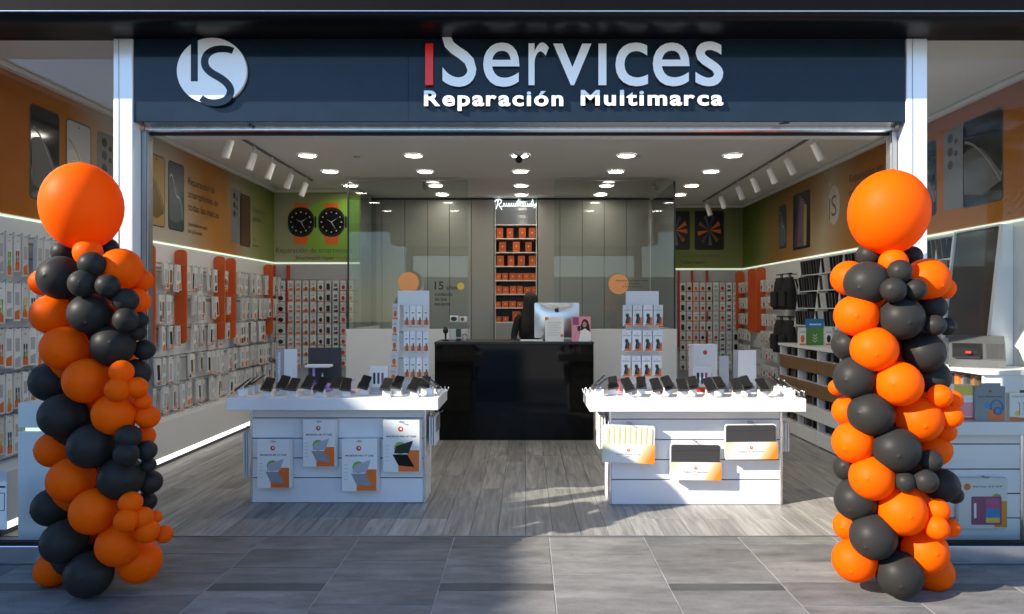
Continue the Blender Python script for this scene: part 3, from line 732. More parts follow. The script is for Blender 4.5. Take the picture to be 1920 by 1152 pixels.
ltext(pL, ML, ["Diagnóstico", "gratuito"], 10.17, 2.98, 0.07, inkg, 1.8); ltext(pL, ML, ["Free", "diagnosis"], 10.17, 2.56, 0.045, inkg, 1.8)
# right wall (local x = -y)
phone(pR, MR, -6.62, -6.28, 2.50, 3.24, "back"); phone(pR, MR, -6.34, -5.80, 2.48, 3.25, "black")
phone(pR, MR, -7.15, -6.74, 2.48, 3.20, "black"); phone(pR, MR, -10.92, -10.62, 2.50, 3.15, "dark"); 
b = MB(); b.prism(rrect(-10.04, 2.83, 0.62, 0.80, 0.03), YS, YS+0.002, black, MR)
for k, (mm, dz) in enumerate(((slate, 0.3), (purple, 0.1), (mat_ice, -0.05), (gold, -0.2))):
    b.flat([(-10.32+0.12*k, 2.47), (-10.22+0.12*k, 2.47), (-10.02+0.06*k, 3.18-0.05*k), (-10.12+0.06*k, 3.2-0.05*k)], YS-0.001-0.0002*k, mm, MR)
b.build("printed_tablet", pR)
ltext(pR, MR, ["Reparación en 30 minutos", "con garantía"], -8.55, 3.10, 0.095, inkd, 1.75)
ltext(pR, MR, ["Reparación de", "tablets de", "todas las marcas"], -12.45, 3.0, 0.08, inkg, 1.8); ltext(pR, MR, ["Tablet repair for", "all brands"], -12.2, 2.52, 0.045, inkg, 1.8)
b = MB(); mlogo = mat("pale_logo", (0.50, 0.44, 0.36), 0.5)
b.flat(circ(-8.98, 2.90, 0.17, 24, 0.25), YS, mlogo, MR); b.flat([(-9.12, 3.0), (-9.09, 3.0), (-9.09, 2.72), (-9.12, 2.72)], YS-0.001, inkg, MR)
text_into(b, "S", -9.05, 2.76, inkg, height=0.26, y=YS-0.001, M4=MR); b.flat(circ(-9.10, 3.18, 0.03, 10), YS, mlogo, MR); b.build("printed_emblem", pR)
# left back: watches
def XB(u, Y): return (u-VX)*Y/F
def ZB(v, Y): return H-(v-VY)*Y/F
b = MB(); b.flat([(-2.58+0.55*math.cos(math.radians(a))-0.42, 2.83+0.45*math.sin(math.radians(a))) for a in range(95, 271, 8)] + [(-2.58, 2.38), (-2.58, 3.28)], YS+0.001, green, MBL); b.build("printed_disc", pBL)
for u in (565, 622):
    cx, cz = XB(u, YBL), ZB(417, YBL); b = MB()
    b.flat([(cx-0.10, cz+0.30), (cx+0.10, cz+0.30), (cx+0.12, cz+0.16), (cx-0.12, cz+0.16)], YS, orange, MBL)
    b.flat([(cx-0.10, cz-0.35), (cx+0.10, cz-0.35), (cx+0.12, cz-0.16), (cx-0.12, cz-0.16)], YS, orange, MBL)
    b.prism(rrect(cx, cz, 0.41, 0.46, 0.19, 7), YS-0.002, YS, black, MBL); b.flat([(cx+0.21, cz-0.10), (cx+0.24, cz-0.08), (cx+0.24, cz+0.08), (cx+0.21, cz+0.10)], YS-0.001, black, MBL)
    b.flat(circ(cx, cz, 0.19, 24), YS-0.003, blackg, MBL)
    for k in range(12):
        a = 2*math.pi*k/12; b.flat(circ(cx+0.155*math.cos(a), cz+0.155*math.sin(a), 0.013, 6), YS-0.004, ltgr, MBL)
    for a, L in ((math.radians(35), 0.13), (math.radians(150), 0.09), (math.radians(300), 0.15)):
        dx, dz = math.cos(a), math.sin(a); b.flat([(cx-dz*0.007, cz+dx*0.007), (cx+dz*0.007, cz-dx*0.007), (cx+dx*L, cz+dz*L)], YS-0.0045, ltgr, MBL)
    b.build("printed_watch", pBL)
ltext(pBL, MBL, ["Reparación de smartwatch"], XB(589, YBL), ZB(474, YBL), 0.075, inkg, align='C'); ltext(pBL, MBL, ["Smartwatch repair"], XB(591, YBL), ZB(487, YBL), 0.055, inkd, align='C')
for u0, u1 in ((1240, 1293), (1302, 1357)):
    x0, x1, z0, z1 = XB(u0, YBR), XB(u1, YBR), ZB(469, YBR), ZB(396, YBR); cx, cz = (x0+x1)/2, (z0+z1)/2; b = MB()
    b.prism(rrect(cx, cz, x1-x0, z1-z0, 0.035), YS-0.001, YS+0.001, black, MBR)
    for k in range(9):
        a = math.radians(20 + 41*k); q = (orange, slate, mat_ice, woodd)[k % 4]; r_ = 0.21
        b.flat([(cx, cz), (cx+r_*math.cos(a), cz+1.3*r_*math.sin(a)), (cx+r_*math.cos(a+0.30), cz+1.3*r_*math.sin(a+0.30))], YS-0.0018-0.00005*k, q, MBR)
    b.build("printed_tablet", pBR)
ltext(pBR, MBR, ["Reparación de tablets"], XB(1310, YBR), ZB(482, YBR), 0.06, inkg, align='C'); ltext(pBR, MBR, ["Tablet repair"], XB(1298, YBR), ZB(495, YBR), 0.06, inkd, align='C')

# LED strips
for a, c, lab in (((XL+0.002, 4.9, ZLED-0.006), (XL+0.03, YBL-0.03, ZLED+0.008), "glowing LED strip under the left wall poster"),
                  ((XR-0.03, 4.9, ZLED-0.006), (XR-0.002, YBR-0.03, ZLED+0.008), "glowing LED strip under the right wall poster"),
                  ((XL+0.03, YBL-0.03, ZLED-0.006), (-2.58, YBL-0.002, ZLED+0.008), "glowing LED strip under the watch poster"),
                  ((2.25, YBR-0.03, ZLED-0.006), (XR-0.03, YBR-0.002, ZLED+0.008), "glowing LED strip under the tablet poster")):
    b = MB(); b.box(a, c, ledm); tag(b.build("led_strip"), lab, "led strip")

def XB0(u, Y): return (u-VX)*Y/F
# ------------------------------------------------------------------ ceiling lamps
dl = MB(); dl.lathe([(0.118, 0.0), (0.118, -0.012), (0.103, -0.016), (0.100, -0.006)], white, 24); trim = dl.mesh("trim_ring")
dd = MB(); dd.add([(0.100*math.cos(2*math.pi*k/24), 0.100*math.sin(2*math.pi*k/24), -0.007) for k in range(24)], [tuple(range(23, -1, -1))], lampon); disc = dd.mesh("diffuser")
rowsY = [8.54, 9.54, 10.65, 11.5, 7.5, 6.45]
rown = ["row nearest the entrance in view", "second row", "third row", "fourth row at the back", "row hidden behind the bulkhead", "row just inside the entrance"]
for j, Y in enumerate(rowsY):
    for k in range(-2, 3):
        x_ = -0.064 + 1.281*k
        if Y > 10.9 and k == -2: continue
        t = thing("downlight", f"round lit ceiling downlight, {nth(k+2)} from the left, {rown[j]}", "ceiling light", (x_, Y, ZC-0.001), 0, "round ceiling downlights")
        link("trim_ring", trim, t, (0, 0, 0)); link("diffuser", disc, t, (0, 0, 0))
def track(nm, x_, y0, y1, ys, lean):
    b = MB(); b.box((x_-0.012, y0, ZC-0.022), (x_+0.012, y1, ZC-0.002), midgr); b.box((x_-0.004, y0+0.01, ZC-0.0235), (x_+0.004, y1-0.01, ZC-0.0222), blackm)
    tag(b.build("lighting_track"), f"thin grey lighting track on the {nm} side of the ceiling", "track")
    for k, Y in enumerate(ys):
        t = thing("track_spotlight", f"white cylinder spotlight on the {nm} track, {nth(k)} from the entrance", "spotlight", (x_, Y, ZC-0.024), 0, f"spotlights on the {nm} track")
        b = MB(); b.box((-0.011, -0.03, -0.030), (0.011, 0.03, 0.001), white); b.tube([(0, 0, -0.03), (0, 0, -0.075)], 0.006, white, 8); b.build("adapter", t, (0, 0, 0))
        R = Matrix.Translation((0, 0, -0.075)) @ Matrix.Rotation(math.radians(lean + (k*37 % 9 - 4)), 4, 'Y') @ Matrix.Rotation(math.radians(-6), 4, 'X')
        b = MB(); b.lathe([(0.0005, 0.0), (0.038, 0.0), (0.042, -0.004), (0.042, -0.195), (0.038, -0.198), (0.035, -0.18), (0.0005, -0.18)], white, 20, M4=R, smooth=False); b.build("cylinder", t, (0, 0, 0))
track("left", -3.06, 5.6, 10.2, (7.36, 8.0, 8.57, 9.26, 9.89), 18)
track("right", 3.06, 5.6, 12.2, (7.52, 8.29, 8.89, 9.53, 10.2, 11.1, 11.95), -18)
for u, v, Y, lab in ((973, 283, 8.4, "white dome camera with black eye on the ceiling above the entrance aisle"),):
    p = P(u, v, Y); t = thing("dome_camera", lab, "camera", (p.x, Y, ZC-0.001))
    b = MB(); b.lathe([(0.06, 0), (0.06, -0.02), (0.045, -0.035), (0.0005, -0.035)], white, 20); b.build("mount", t, (0, 0, 0))
    b = MB(); b.lathe([(0.0005, 0.045), (0.03, 0.035), (0.043, 0.01), (0.043, -0.012), (0.028, -0.038), (0.0005, -0.045)], black, 18, (0, -0.005, -0.082)); b.build("eye", t, (0, 0, 0))
for u, lab in ((795, "left"), (1227, "right")):
    p = P(u, 349, 10.4); t = thing("small_camera", f"small grey camera under the ceiling inside the {lab} glass room", "camera", (p.x, 10.4, ZC-0.001))
    b = MB(); b.tube([(0, 0, 0), (0, 0, -0.05)], 0.012, ltgr); b.build("mount", t, (0, 0, 0))
    b = MB(); b.tube([(0, 0.03, -0.05), (0.03, -0.06, -0.10)], 0.032, ltgr, 12); b.build("housing", t, (0, 0, 0))

for u, v, lab in ((669, 294, "left"), (1196, 292, "right"), (1383, 389, "far right")):
    Y = (ZC-H)*F/(VY-v); b = MB(); b.lathe([(0.045, 0.0), (0.045, -0.008), (0.03, -0.012), (0.0005, -0.012)], ltgr, 16, (XB0(u, Y), Y, ZC-0.001)); tag(b.build("ceiling_vent"), f"small round grey vent in the {lab} part of the ceiling", "vent")
# ------------------------------------------------------------------ back cabinets and niche
cab = thing("cabinet_wall", "tall grey-white cabinet doors covering the back wall behind the counter", "cabinet", (0, YBM, 0))
cabm = mat("cabinet_grey", (0.33, 0.32, 0.295), 0.35, objvar=0.03, var=0.02, scale=2)
edges = [677, 716, 759, 802, 843, 884, 926]; edger = [1008, 1050, 1092, 1133, 1175, 1219]
for ed in (edges, edger):
    for a, c in zip(ed[:-1], ed[1:]):
        b = MB(); b.bbox((XB(a, YBM)+0.004, YBM, 0.62 if a in (884, 843) else 0.08), (XB(c, YBM)-0.004, YBM+0.022, 3.40), cabm, 0.003); d = b.build("cabinet_door", cab)
        if a in (884, 1008):
            x_ = XB(c if a == 884 else a, YBM) + (-0.05 if a == 884 else 0.05)
            h = MB(); h.box((x_-0.006, YBM-0.025, 1.25), (x_+0.006, YBM-0.0005, 1.55), darkalu); h.build("handle", d)
for k, (z0, z1) in enumerate(((0.08, 0.34), (0.35, 0.61))):
    b = MB(); b.bbox((XB(843, YBM)+0.004, YBM, z0), (XB(926, YBM)-0.004, YBM+0.022, z1), cabm, 0.003); b.build("drawer", cab)
b = MB(); b.box((XB(677, YBM), YBM+0.024, 0), (XB(926, YBM), YBM+0.34, 3.43), darkgr); b.build("carcass", cab)
b = MB(); b.box((XB(1008, YBM), YBM+0.024, 0), (XB(1219, YBM), YBM+0.34, 3.43), darkgr); b.build("carcass", cab)
for k, (u, v) in enumerate(((870, 610), (870, 618), (870, 627))):
    p = P(900, v+4, YBM)
NX0, NX1 = XB(927.5, YBM), XB(1006.5, YBM)
ni = thing("shelf_niche", "lit niche of white shelves holding orange boxes behind the counter", "shelf", ((NX0+NX1)/2, YBM, 0))
b = MB(); b.box((NX0, YBM+0.30, 1.2), (NX1, YBM+0.335, 3.42), darkgr); b.build("back_panel", ni)
b = MB(); b.box((NX0+0.01, YBM+0.03, ZB(420, YBM)), (NX1-0.01, YBM+0.04, 3.40), mat("niche_gloss", (0.16, 0.17, 0.18), 0.08)); b.build("header_panel", ni)
for x_ in (NX0, NX1-0.014):
    b = MB(); b.bbox((x_, YBM-0.006, 0.08), (x_+0.014, YBM+0.30, 3.40), white, 0.002); b.build("side_panel", ni)
shv = [421, 447, 473, 499, 525.5, 551.5, 577, 604]
shz = [ZB(v, YBM) for v in shv]
for z_ in shz:
    b = MB(); b.bbox((NX0+0.0145, YBM+0.002, z_-0.018), (NX1-0.0145, YBM+0.298, z_), white, 0.002); b.build("shelf_board", ni)
b = MB(); b.bbox((NX0+0.0145, YBM, 0.08), (NX1-0.0145, YBM+0.02, shz[-1]-0.02), cabm, 0.003); b.build("lower_door", ni)
obx = mat("orange_box", (0.60, 0.11, 0.02), 0.5, objvar=0.15); obd = mat("orange_box_mark", (0.80, 0.45, 0.20), 0.5)
shelf_rows = [[(937, 19.5, 12), (956, 19.5, 12), (979.5, 19.5, 13), (997.5, 19.5, 12)], [(942, 19.5, 13), (968, 19.5, 13), (991, 19.5, 12)], [(938, 19.5, 13), (958, 19.5, 12), (977.5, 19.5, 13), (998, 19.5, 12)],
              [(934, 13, 11), (947, 13, 11), (961, 13, 12), (974, 13, 12), (987, 13, 11), (999, 13, 11)], [(935, 15, 12), (948, 14, 12), (962, 15, 12), (975, 15, 11), (989, 13, 13), (1001, 14, 9)],
              [(934, 11, 10), (947, 12, 12), (961, 12, 12), (975, 11, 12), (988, 11, 12)], [(935, 10, 10), (948, 10, 11), (968, 20, 15)]]
for j, row in enumerate(shelf_rows):
    z_ = shz[j+1]
    for k, (u, hp, wp) in enumerate(row):
        w_, h_ = wp*YBM/F, hp*YBM/F; x_ = XB(u, YBM)
        b = MB(); b.bbox((-w_/2, 0, 0), (w_/2, 0.18, h_), obx, 0.002)
        b.flat(circ(0, h_*0.55, w_*0.13, 8), -0.0008, obd)
        o = b.build("orange_box", None, (x_, YBM+0.015+random.uniform(0, 0.02), z_+0.0005))
        tag(o, f"orange cardboard phone box, {nth(k)} from the left on the {nth(j)} niche shelf", "box", "orange boxes in the niche")
# neon script above the niche
ne = MB()
def neon(pts, wd=0.0048): ne.tube([Vector((XB(900 + x_*0.2257, YBM-0.03), YBM-0.03, ZB(360 + y_*0.2257, YBM-0.03))) for x_, y_ in pts], wd, neonm, 6)
neon([(122, 84), (134, 68), (158, 60), (178, 70), (174, 92), (152, 106), (166, 122), (182, 148)]); neon([(152, 64), (146, 100), (134, 144)])
def loops(x0, n, amp, base, step):
    pts = []
    for k in range(n*8+1):
        a = 2*math.pi*k/8; pts.append((x0 + step*k/8 + 5*math.sin(a), base - amp*(0.5-0.5*math.cos(a))))
    return pts
neon([(180, 122)] + loops(190, 6, 26, 120, 20)); neon([(318, 118), (306, 92), (324, 58), (326, 90), (322, 120)]); neon([(340, 84), (334, 120)]); neon([(336, 70), (337, 66)])
neon(loops(346, 4, 26, 121, 20)); neon([(430, 120), (424, 96), (440, 62), (442, 92), (438, 122), (450, 112), (468, 94), (462, 124), (446, 134)])
tag(ne.build("neon_sign"), "white neon script reading Reacondicionados above the niche", "sign")
b = MB(); fx, fz = XB(691, YBM), ZB(491, YBM); b.box((fx-0.04, YBM-0.006, fz-0.10), (fx+0.04, YBM-0.001, fz+0.10), redp); b.flat(circ(fx, fz+0.04, 0.022, 8), YBM-0.0068, white); b.box((fx-0.02, YBM-0.0068, fz-0.07), (fx+0.02, YBM-0.0062, fz-0.02), white)
tag(b.build("safety_sign"), "small red fire safety sign on the back wall", "sign")

# ------------------------------------------------------------------ glass rooms with low white walls
YG = 9.93
ZG0, ZG1 = 1.30, 3.37
for nm, x0, x1, xs in (("left", -2.48, -0.80, -2.48), ("right", 0.40, 2.09, 2.09)):
    t = thing("glass_partition", f"frameless glass screen on a low white wall, {nm} of the counter", "glass screen", ((x0+x1)/2, YG, 0))
    b = MB(); b.bbox((x0-0.02, YG-0.04, 0), (x1+0.02, YG+0.06, ZG0), white, 0.003); b.build("low_wall", t)
    b = MB(); b.bbox((xs-0.05, YG+0.061, 0), (xs+0.05, YBM-0.03, ZG0), white, 0.003); b.build("low_wall", t)
    b = MB(); b.add([(x0, YG, ZG0), (x1, YG, ZG0), (x1, YG, ZG1), (x0, YG, ZG1)], [(0, 1, 2, 3)], parglass); b.build("pane", t)
    b = MB(); b.add([(xs, YG+0.012, ZG0), (xs, YBM-0.03, ZG0), (xs, YBM-0.03, ZG1), (xs, YG+0.012, ZG1)], [(0, 1, 2, 3)], parglass); b.build("pane", t)
    b = MB(); b.box((xs-0.012, YG-0.004, ZG0), (xs+0.012, YG+0.010, ZG1), black); b.build("corner_profile", t)
    b = MB(); b.box((x0+0.013, YG-0.003, ZG1), (x1-0.013, YG+0.003, ZG1+0.006), darkalu); b.build("top_edge", t)
    if nm == "left":
        lt = MB(); text_into(lt, "15", XB(815, YG), ZB(543, YG), inkd, height=0.115, y=YG-0.003, bold=0.02); lt.build("lettering", t); lt = MB(); text_into(lt, "años", XB(837, YG), ZB(543, YG), inkd, height=0.06, y=YG-0.003, bold=0.02); lt.build("lettering", t)
        for k, s_ in enumerate(("cuidando", "de tus", "equipos")):
            lt = MB(); text_into(lt, s_, XB(815, YG), ZB(555+9*k, YG), inkd, height=0.05, y=YG-0.003, bold=0.02); lt.build("lettering", t)
        b = MB(); b.flat(circ(XB(864, YG), ZB(537, YG), 0.05, 16), YG-0.003, yellow); b.build("printed_badge", t)
    else:
        for k, s_ in enumerate(("Reparamos smartphones tablets", "y ordenadores", "de todas las marcas")):
            lt = MB(); text_into(lt, s_, XB(1185, YG), ZB(528+5.5*k, YG), inkd, height=0.024, y=YG-0.006, align='C'); lt.build("lettering", t)
    u, v, r_ = (766, 530, 19.5) if nm == "left" else (1160, 533, 19)
    b = MB(); b.flat(circ(XB(u, YG), ZB(v, YG), r_*YG/F, 32), YG-0.004, mat("peach_disc_"+nm, (0.80, 0.36, 0.14), 0.5)); b.build("printed_disc", t)
# ------------------------------------------------------------------ hanging packs
def pack_mesh(kind, w_, h_, d=0.03):
    "hanging pack: origin at the hook hole, front faces -Y"
    b = MB(); t = 0.018
    if kind in ("cable_red", "cable_green", "cable_yellow", "cable_black"):
        b.box((-w_/2, 0, -h_), (w_/2, d, t), cardw)
        cc = {"cable_red": redp, "cable_green": green, "cable_yellow": yellow, "cable_black": darkgr}[kind]
        b.flat([(-w_*.34, -h_*.97), (w_*.34, -h_*.97), (w_*.34, -h_*.78), (0, -h_*.70), (-w_*.34, -h_*.76)], -0.0006, orange)
        b.flat([(-w_*.30, -h_*.78), (-w_*.02, -h_*.72), (w_*.1, -h_*.60), (-w_*.22, -h_*.60)], -0.0009, green)
        for s_ in (-1, 1):
            b.flat([(s_*w_*.2-.004, -h_*.80), (s_*w_*.2+.004, -h_*.80), (s_*w_*.16+.004, -h_*.40), (s_*w_*.16-.004, -h_*.40)], -0.0012, cc)
            b.flat([(s_*w_*.16-.007, -h_*.52), (s_*w_*.16+.007, -h_*.52), (s_*w_*.16+.007, -h_*.38), (s_*w_*.16-.007, -h_*.38)], -0.0015, cc)
        b.flat(circ(0, -h_*.10, w_*.10, 6), -0.0006, orange)
    elif kind in ("case_black", "case_brown", "case_clear", "case_orange"):
        b.box((-w_/2, 0, -h_), (w_/2, d, t), cardw)
        cc = {"case_black": black, "case_brown": woodd, "case_clear": ltgr, "case_orange": orange}[kind]
        b.flat(rrect(0, -h_*.55, w_*.62, h_*.66, w_*.1, 2), -0.0008, cc)
        b.flat([(-w_*.45, -h_*.99), (w_*.45, -h_*.99), (w_*.45, -h_*.90), (-w_*.45, -h_*.94)], -0.0006, orange)
        b.flat(circ(0, -h_*.08, w_*.08, 6), -0.0006, orange)
    elif kind in ("slim_white", "slim_orange", "slim_dark"):
        b.box((-w_/2, 0, -h_), (w_/2, d, t), cardw)
        cc = {"slim_white": ltgr, "slim_orange": orange, "slim_dark": darkgr}[kind]
        b.flat([(-w_*.36, -h_*.95), (w_*.36, -h_*.95), (w_*.36, -h_*.66), (-w_*.36, -h_*.74)], -0.0006, cc)
        b.flat([(-w_*.30, -h_*.55), (w_*.30, -h_*.55), (w_*.30, -h_*.20), (-w_*.30, -h_*.20)], -0.0006, midgr if kind == "slim_dark" else ltgr)
    elif kind in ("gadget_black", "gadget_orange", "gadget_red"):
        b.box((-w_/2, 0, -h_), (w_/2, d, t), cardw)
        cc = {"gadget_black": black, "gadget_orange": orange, "gadget_red": redp}[kind]
        b.flat(circ(0, -h_*.60, w_*.30, 10, h_*.24), -0.0008, cc)
        b.flat([(-w_*.4, -h_*.22), (w_*.4, -h_*.22), (w_*.4, -h_*.15), (-w_*.4, -h_*.15)], -0.0006, ltgr)
        b.flat([(-w_*.45, -h_*.98), (w_*.45, -h_*.98), (w_*.45, -h_*.88), (-w_*.45, -h_*.88)], -0.0006, orange)
    elif kind == "mount":
        b.box((-w_/2, 0, -h_), (w_/2, d, t), cardw)
        b.flat([(-w_*.40, -h_*.98), (w_*.47, -h_*.98), (w_*.47, -h_*.50), (w_*.1, -h_*.72)], -0.0005, orange)
        b.flat(circ(0, -h_*.42, w_*.21, 10), -0.0008, green); b.flat(circ(0, -h_*.46, w_*.19, 10), -0.0010, black)
        b.flat([(-w_*.22, -h_*.84), (w_*.2, -h_*.88), (w_*.30, -h_*.52), (-w_*.08, -h_*.5)], -0.0012, black)
        b.flat([(w_*.02, -h_*.80), (w_*.16, -h_*.84), (w_*.2, -h_*.56), (w_*.1, -h_*.52)], -0.0015, slate)
        b.flat([(-w_*.4, -h_*.20), (w_*.4, -h_*.20), (w_*.4, -h_*.14), (-w_*.4, -h_*.14)], -0.0005, ltgr)
        b.flat(circ(0, -h_*.06, w_*.06, 6), -0.0006, orange)
    elif kind == "charger":
        b.box((-w_/2, 0, -h_), (w_/2, d, t), cardw)
        b.flat([(-w_*.42, -h_*.97), (w_*.42, -h_*.97), (w_*.42, -h_*.70), (w_*.1, -h_*.62), (-w_*.42, -h_*.72)], -0.0006, orange)
        b.flat([(-w_*.10, -h_*.93), (w_*.28, -h_*.93), (w_*.24, -h_*.55), (-w_*.02, -h_*.52)], -0.0009, woodd)
        b.flat([(-w_*.3, -h_*.27), (w_*.3, -h_*.27), (0, -h_*.34)], -0.0006, black)
        b.flat(circ(0, -h_*.10, w_*.07, 6), -0.0006, orange)
    return b.mesh("pack")
PK = {}
def pk(kind, w_, h_, d=0.03):
    k = (kind, round(w_, 3), round(h_, 3), d)
    if k not in PK: PK[k] = pack_mesh(*k)
    return PK[k]
def hang(name, me, p, rz, label, group, cat="package", tilt=0.0):
    o = link(name, me, None, p, (tilt, random.uniform(-.02, .02), rz + random.uniform(-.13, .13))); tag(o, label, cat, group); return o
hookme = MB(); hookme.tube([(0, 0.0, 0), (0, -0.13, 0.0), (0, -0.15, 0.018)], 0.003, steel, 5); hookme.tube([(0, -0.135, 0.002), (0, -0.15, 0.02), (0, -0.15, -0.012)], 0.0025, steel, 4); hookme = hookme.mesh("hook")

# left slat wall, near section seen through the left window
swL = thing("slatwall", "white slatwall with steel hooks along the left wall below the LED strip", "slatwall", (XL, 8, 0.5))
for k in range(6):
    z0 = 0.47 + 0.303*k; b = MB(); b.box((XL+0.002, 4.95, z0), (XL+0.022, YBL-0.01, z0+0.296), slatm); b.build("slat", swL)
b = MB(); b.box((XL+0.0005, 4.95, 0.47), (XL+0.0018, YBL-0.01, 2.28), darkgr); b.build("groove_backing", swL)
b = MB(); b.bbox((XL+0.002, 4.95, 0.10), (XL+0.30, YBL-0.02, 0.46), lamin, 0.004); tag(b.build("low_plinth"), "long low white plinth under the left slatwall", "plinth")
b = MB(); b.box((XL+0.27, 4.95, 0.055), (XL+0.305, YBL-0.05, 0.092), ledw); tag(b.build("led_strip"), "white LED strip glowing under the low left plinth", "led strip")
b = MB(); b.box((XL+0.002, 4.95, 0.0), (XL+0.26, YBL-0.02, 0.099), darkgr); tag(b.build("plinth_recess"), "dark recessed base below the low left plinth", "plinth")
RZL = math.radians(90); RZR = math.radians(-90)
rowsA = [2.13, 1.78, 1.44, 1.11, 0.80]
kindsA = ["cable_green", "cable_green", "cable_red", "slim_orange", "cable_yellow", "cable_black", "slim_white"]
for j, z_ in enumerate(rowsA):
    b = MB(); b.tube([(XL+0.032, 4.98, z_-0.03), (XL+0.032, 7.05, z_-0.03)], 0.005, steel, 6); b.build("rail", swL)
    for k in range(23):
        y_ = 5.12 + 0.083*k
        link("hook", hookme, swL, Vector((XL+0.02, y_, z_+0.005)) - Vector((XL, 8, 0.5)), (0, 0, RZL))
        kd = kindsA[(k + j) % 7] if (k*7+j*3) % 5 else "slim_white"
        if random.random() < 0.04: continue
        hang("cable_package", pk(kd, random.choice((0.062, 0.068, 0.072)), random.choice((0.25, 0.27, 0.285))), (XL+0.135, y_, z_-0.012), RZL, f"slim white cable pack, {nth(k)} from the window in the {nth(j)} row, left wall", "cable packs on the left wall")
# orange fins and the packs between them
for k, y_ in enumerate((7.20, 7.87, 8.86, 9.20, 10.55)):
    b = MB(); M4 = Matrix.Translation((XL+0.024, y_, 0))
    b.prism(rrect(0.075, 1.72, 0.13, 1.04, 0.045, 4), -0.012, 0.012, orboard, M4)
    tag(b.build("divider_fin"), f"rounded orange divider board on the left wall, {nth(k)} from the entrance", "divider", "orange dividers on the left wall")
rowsB = [2.06, 1.73, 1.40, 1.07, 0.76, 0.46]
secs = [(7.28, 7.82, "first", ["case_clear", "case_brown", "slim_orange", "case_black"]), (7.95, 8.80, "second", ["case_black", "case_clear", "slim_white", "case_brown", "slim_orange"]), (8.92, 9.15, "third", ["gadget_black", "gadget_orange"]),
        (9.28, 10.49, "fourth", ["slim_orange", "slim_white", "slim_orange", "slim_dark"]), (10.62, 11.0, "fifth", ["gadget_black", "case_clear"])]
HB = MB(); 
for j, z_ in enumerate(rowsB):
    b = MB(); b.tube([(XL+0.032, 7.1, z_-0.03), (XL+0.032, YBL-0.02, z_-0.03)], 0.005, steel, 6); b.build("rail", swL)
    for (a, c, nm, kds) in secs:
        n = int((c-a)/0.086)
        for k in range(n):
            y_ = a + 0.05 + k*(c-a-0.06)/max(1, n-1) if n > 1 else (a+c)/2
            if random.random() < 0.07: continue
            y_ += random.uniform(-.008, .008)
            HB.tube([(XL+0.02, y_, z_+0.005), (XL+0.16, y_, z_+0.005), (XL+0.17, y_, z_+0.02)], 0.003, steel, 4)
            kd = kds[(k//2 + j) % len(kds)] if random.random() < .8 else random.choice(("slim_white", "slim_dark", "case_clear")); hh = random.choice((0.26, 0.28)) if "slim" in kd else random.choice((0.21, 0.24, 0.27))
            hang("case_package", pk(kd, random.choice((0.066, 0.072, 0.078)), hh), (XL+0.11+random.uniform(-.05, .05), y_, z_-0.012), RZL, f"white hanging case pack, {nth(k)} in the {nth(j)} row of the {nm} bay, left wall", "case packs on the left wall", tilt=random.uniform(-.05, .05))
o = HB.build("small_hooks", swL); o["kind"] = "stuff"
b = MB(); tag(link("header_card", pk("slim_white", 0.15, 0.5), None, (XL+0.10, 9.7, 0.40), (0, 0, RZL)), "larger white pack hanging low on the left wall", "package")

# back left bay
swB = thing("slatwall", "hook panel with red uprights under the watch poster", "slatwall", (-3.25, YBL, 0.5))
b = MB(); b.box((XL+0.03, YBL-0.02, 0.3), (-2.58, YBL-0.002, 2.27), ltgr); b.build("panel", swB)
for u in (516, 543):
    b = MB(); b.bbox((XB(u, YBL)-0.015, YBL-0.10, 1.25), (XB(u, YBL)+0.015, YBL-0.021, 2.26), redp, 0.003); b.build("upright", swB)
kb = ["gadget_black", "slim_orange", "slim_orange", "charger", "charger", "gadget_black", "case_black", "slim_dark", "gadget_red", "gadget_orange"]
for j in range(8):
    z_ = 2.0 - 0.168*j
    b = MB(); b.tube([(XL+0.06, YBL-0.03, z_+0.03), (-2.6, YBL-0.03, z_+0.03)], 0.004, steel, 5); b.build("rail", swB)
    for k in range(10):
        x_ = XB(530, YBL) + (0.0 if k == 0 else 0.04 + 0.116*k)
        hang("gadget_package", pk(kb[k], 0.088 if k else 0.14, 0.145), (x_, YBL-0.10, z_), 0, f"small white pack under the watch poster, {nth(k)} in the {nth(j)} row", "packs under the watch poster")
# back right bay
swC = thing("slatwall", "hook panel with red uprights under the tablet poster", "slatwall", (3.0, YBR, 0.5))
b = MB(); b.box((2.25, YBR-0.02, 0.3), (XR-0.03, YBR-0.002, 2.27), ltgr); b.build("panel", swC)
for u in (1271, 1296, 1324):
    b = MB(); b.bbox((XB(u, YBR)-0.014, YBR-0.10, 0.9), (XB(u, YBR)+0.014, YBR-0.021, 2.26), redp, 0.003); b.build("upright", swC)
kc = ["case_black", "gadget_black", "gadget_orange", "gadget_red", "gadget_black", "slim_white", "gadget_red", "slim_dark", "slim_white"]
for j in range(9):
    z_ = 2.03 - 0.175*j
    b = MB(); b.tube([(2.3, YBR-0.03, z_+0.03), (XR-0.04, YBR-0.03, z_+0.03)], 0.004, steel, 5); b.build("rail", swC)
    for k in range(9):
        x_ = XB(1278, YBR) + 0.118*k
        hang("gadget_package", pk(kc[(k + (j > 4))%9], 0.095, 0.15), (x_, YBR-0.10, z_), 0, f"small white pack under the tablet poster, {nth(k)} in the {nth(j)} row", "packs under the tablet poster")
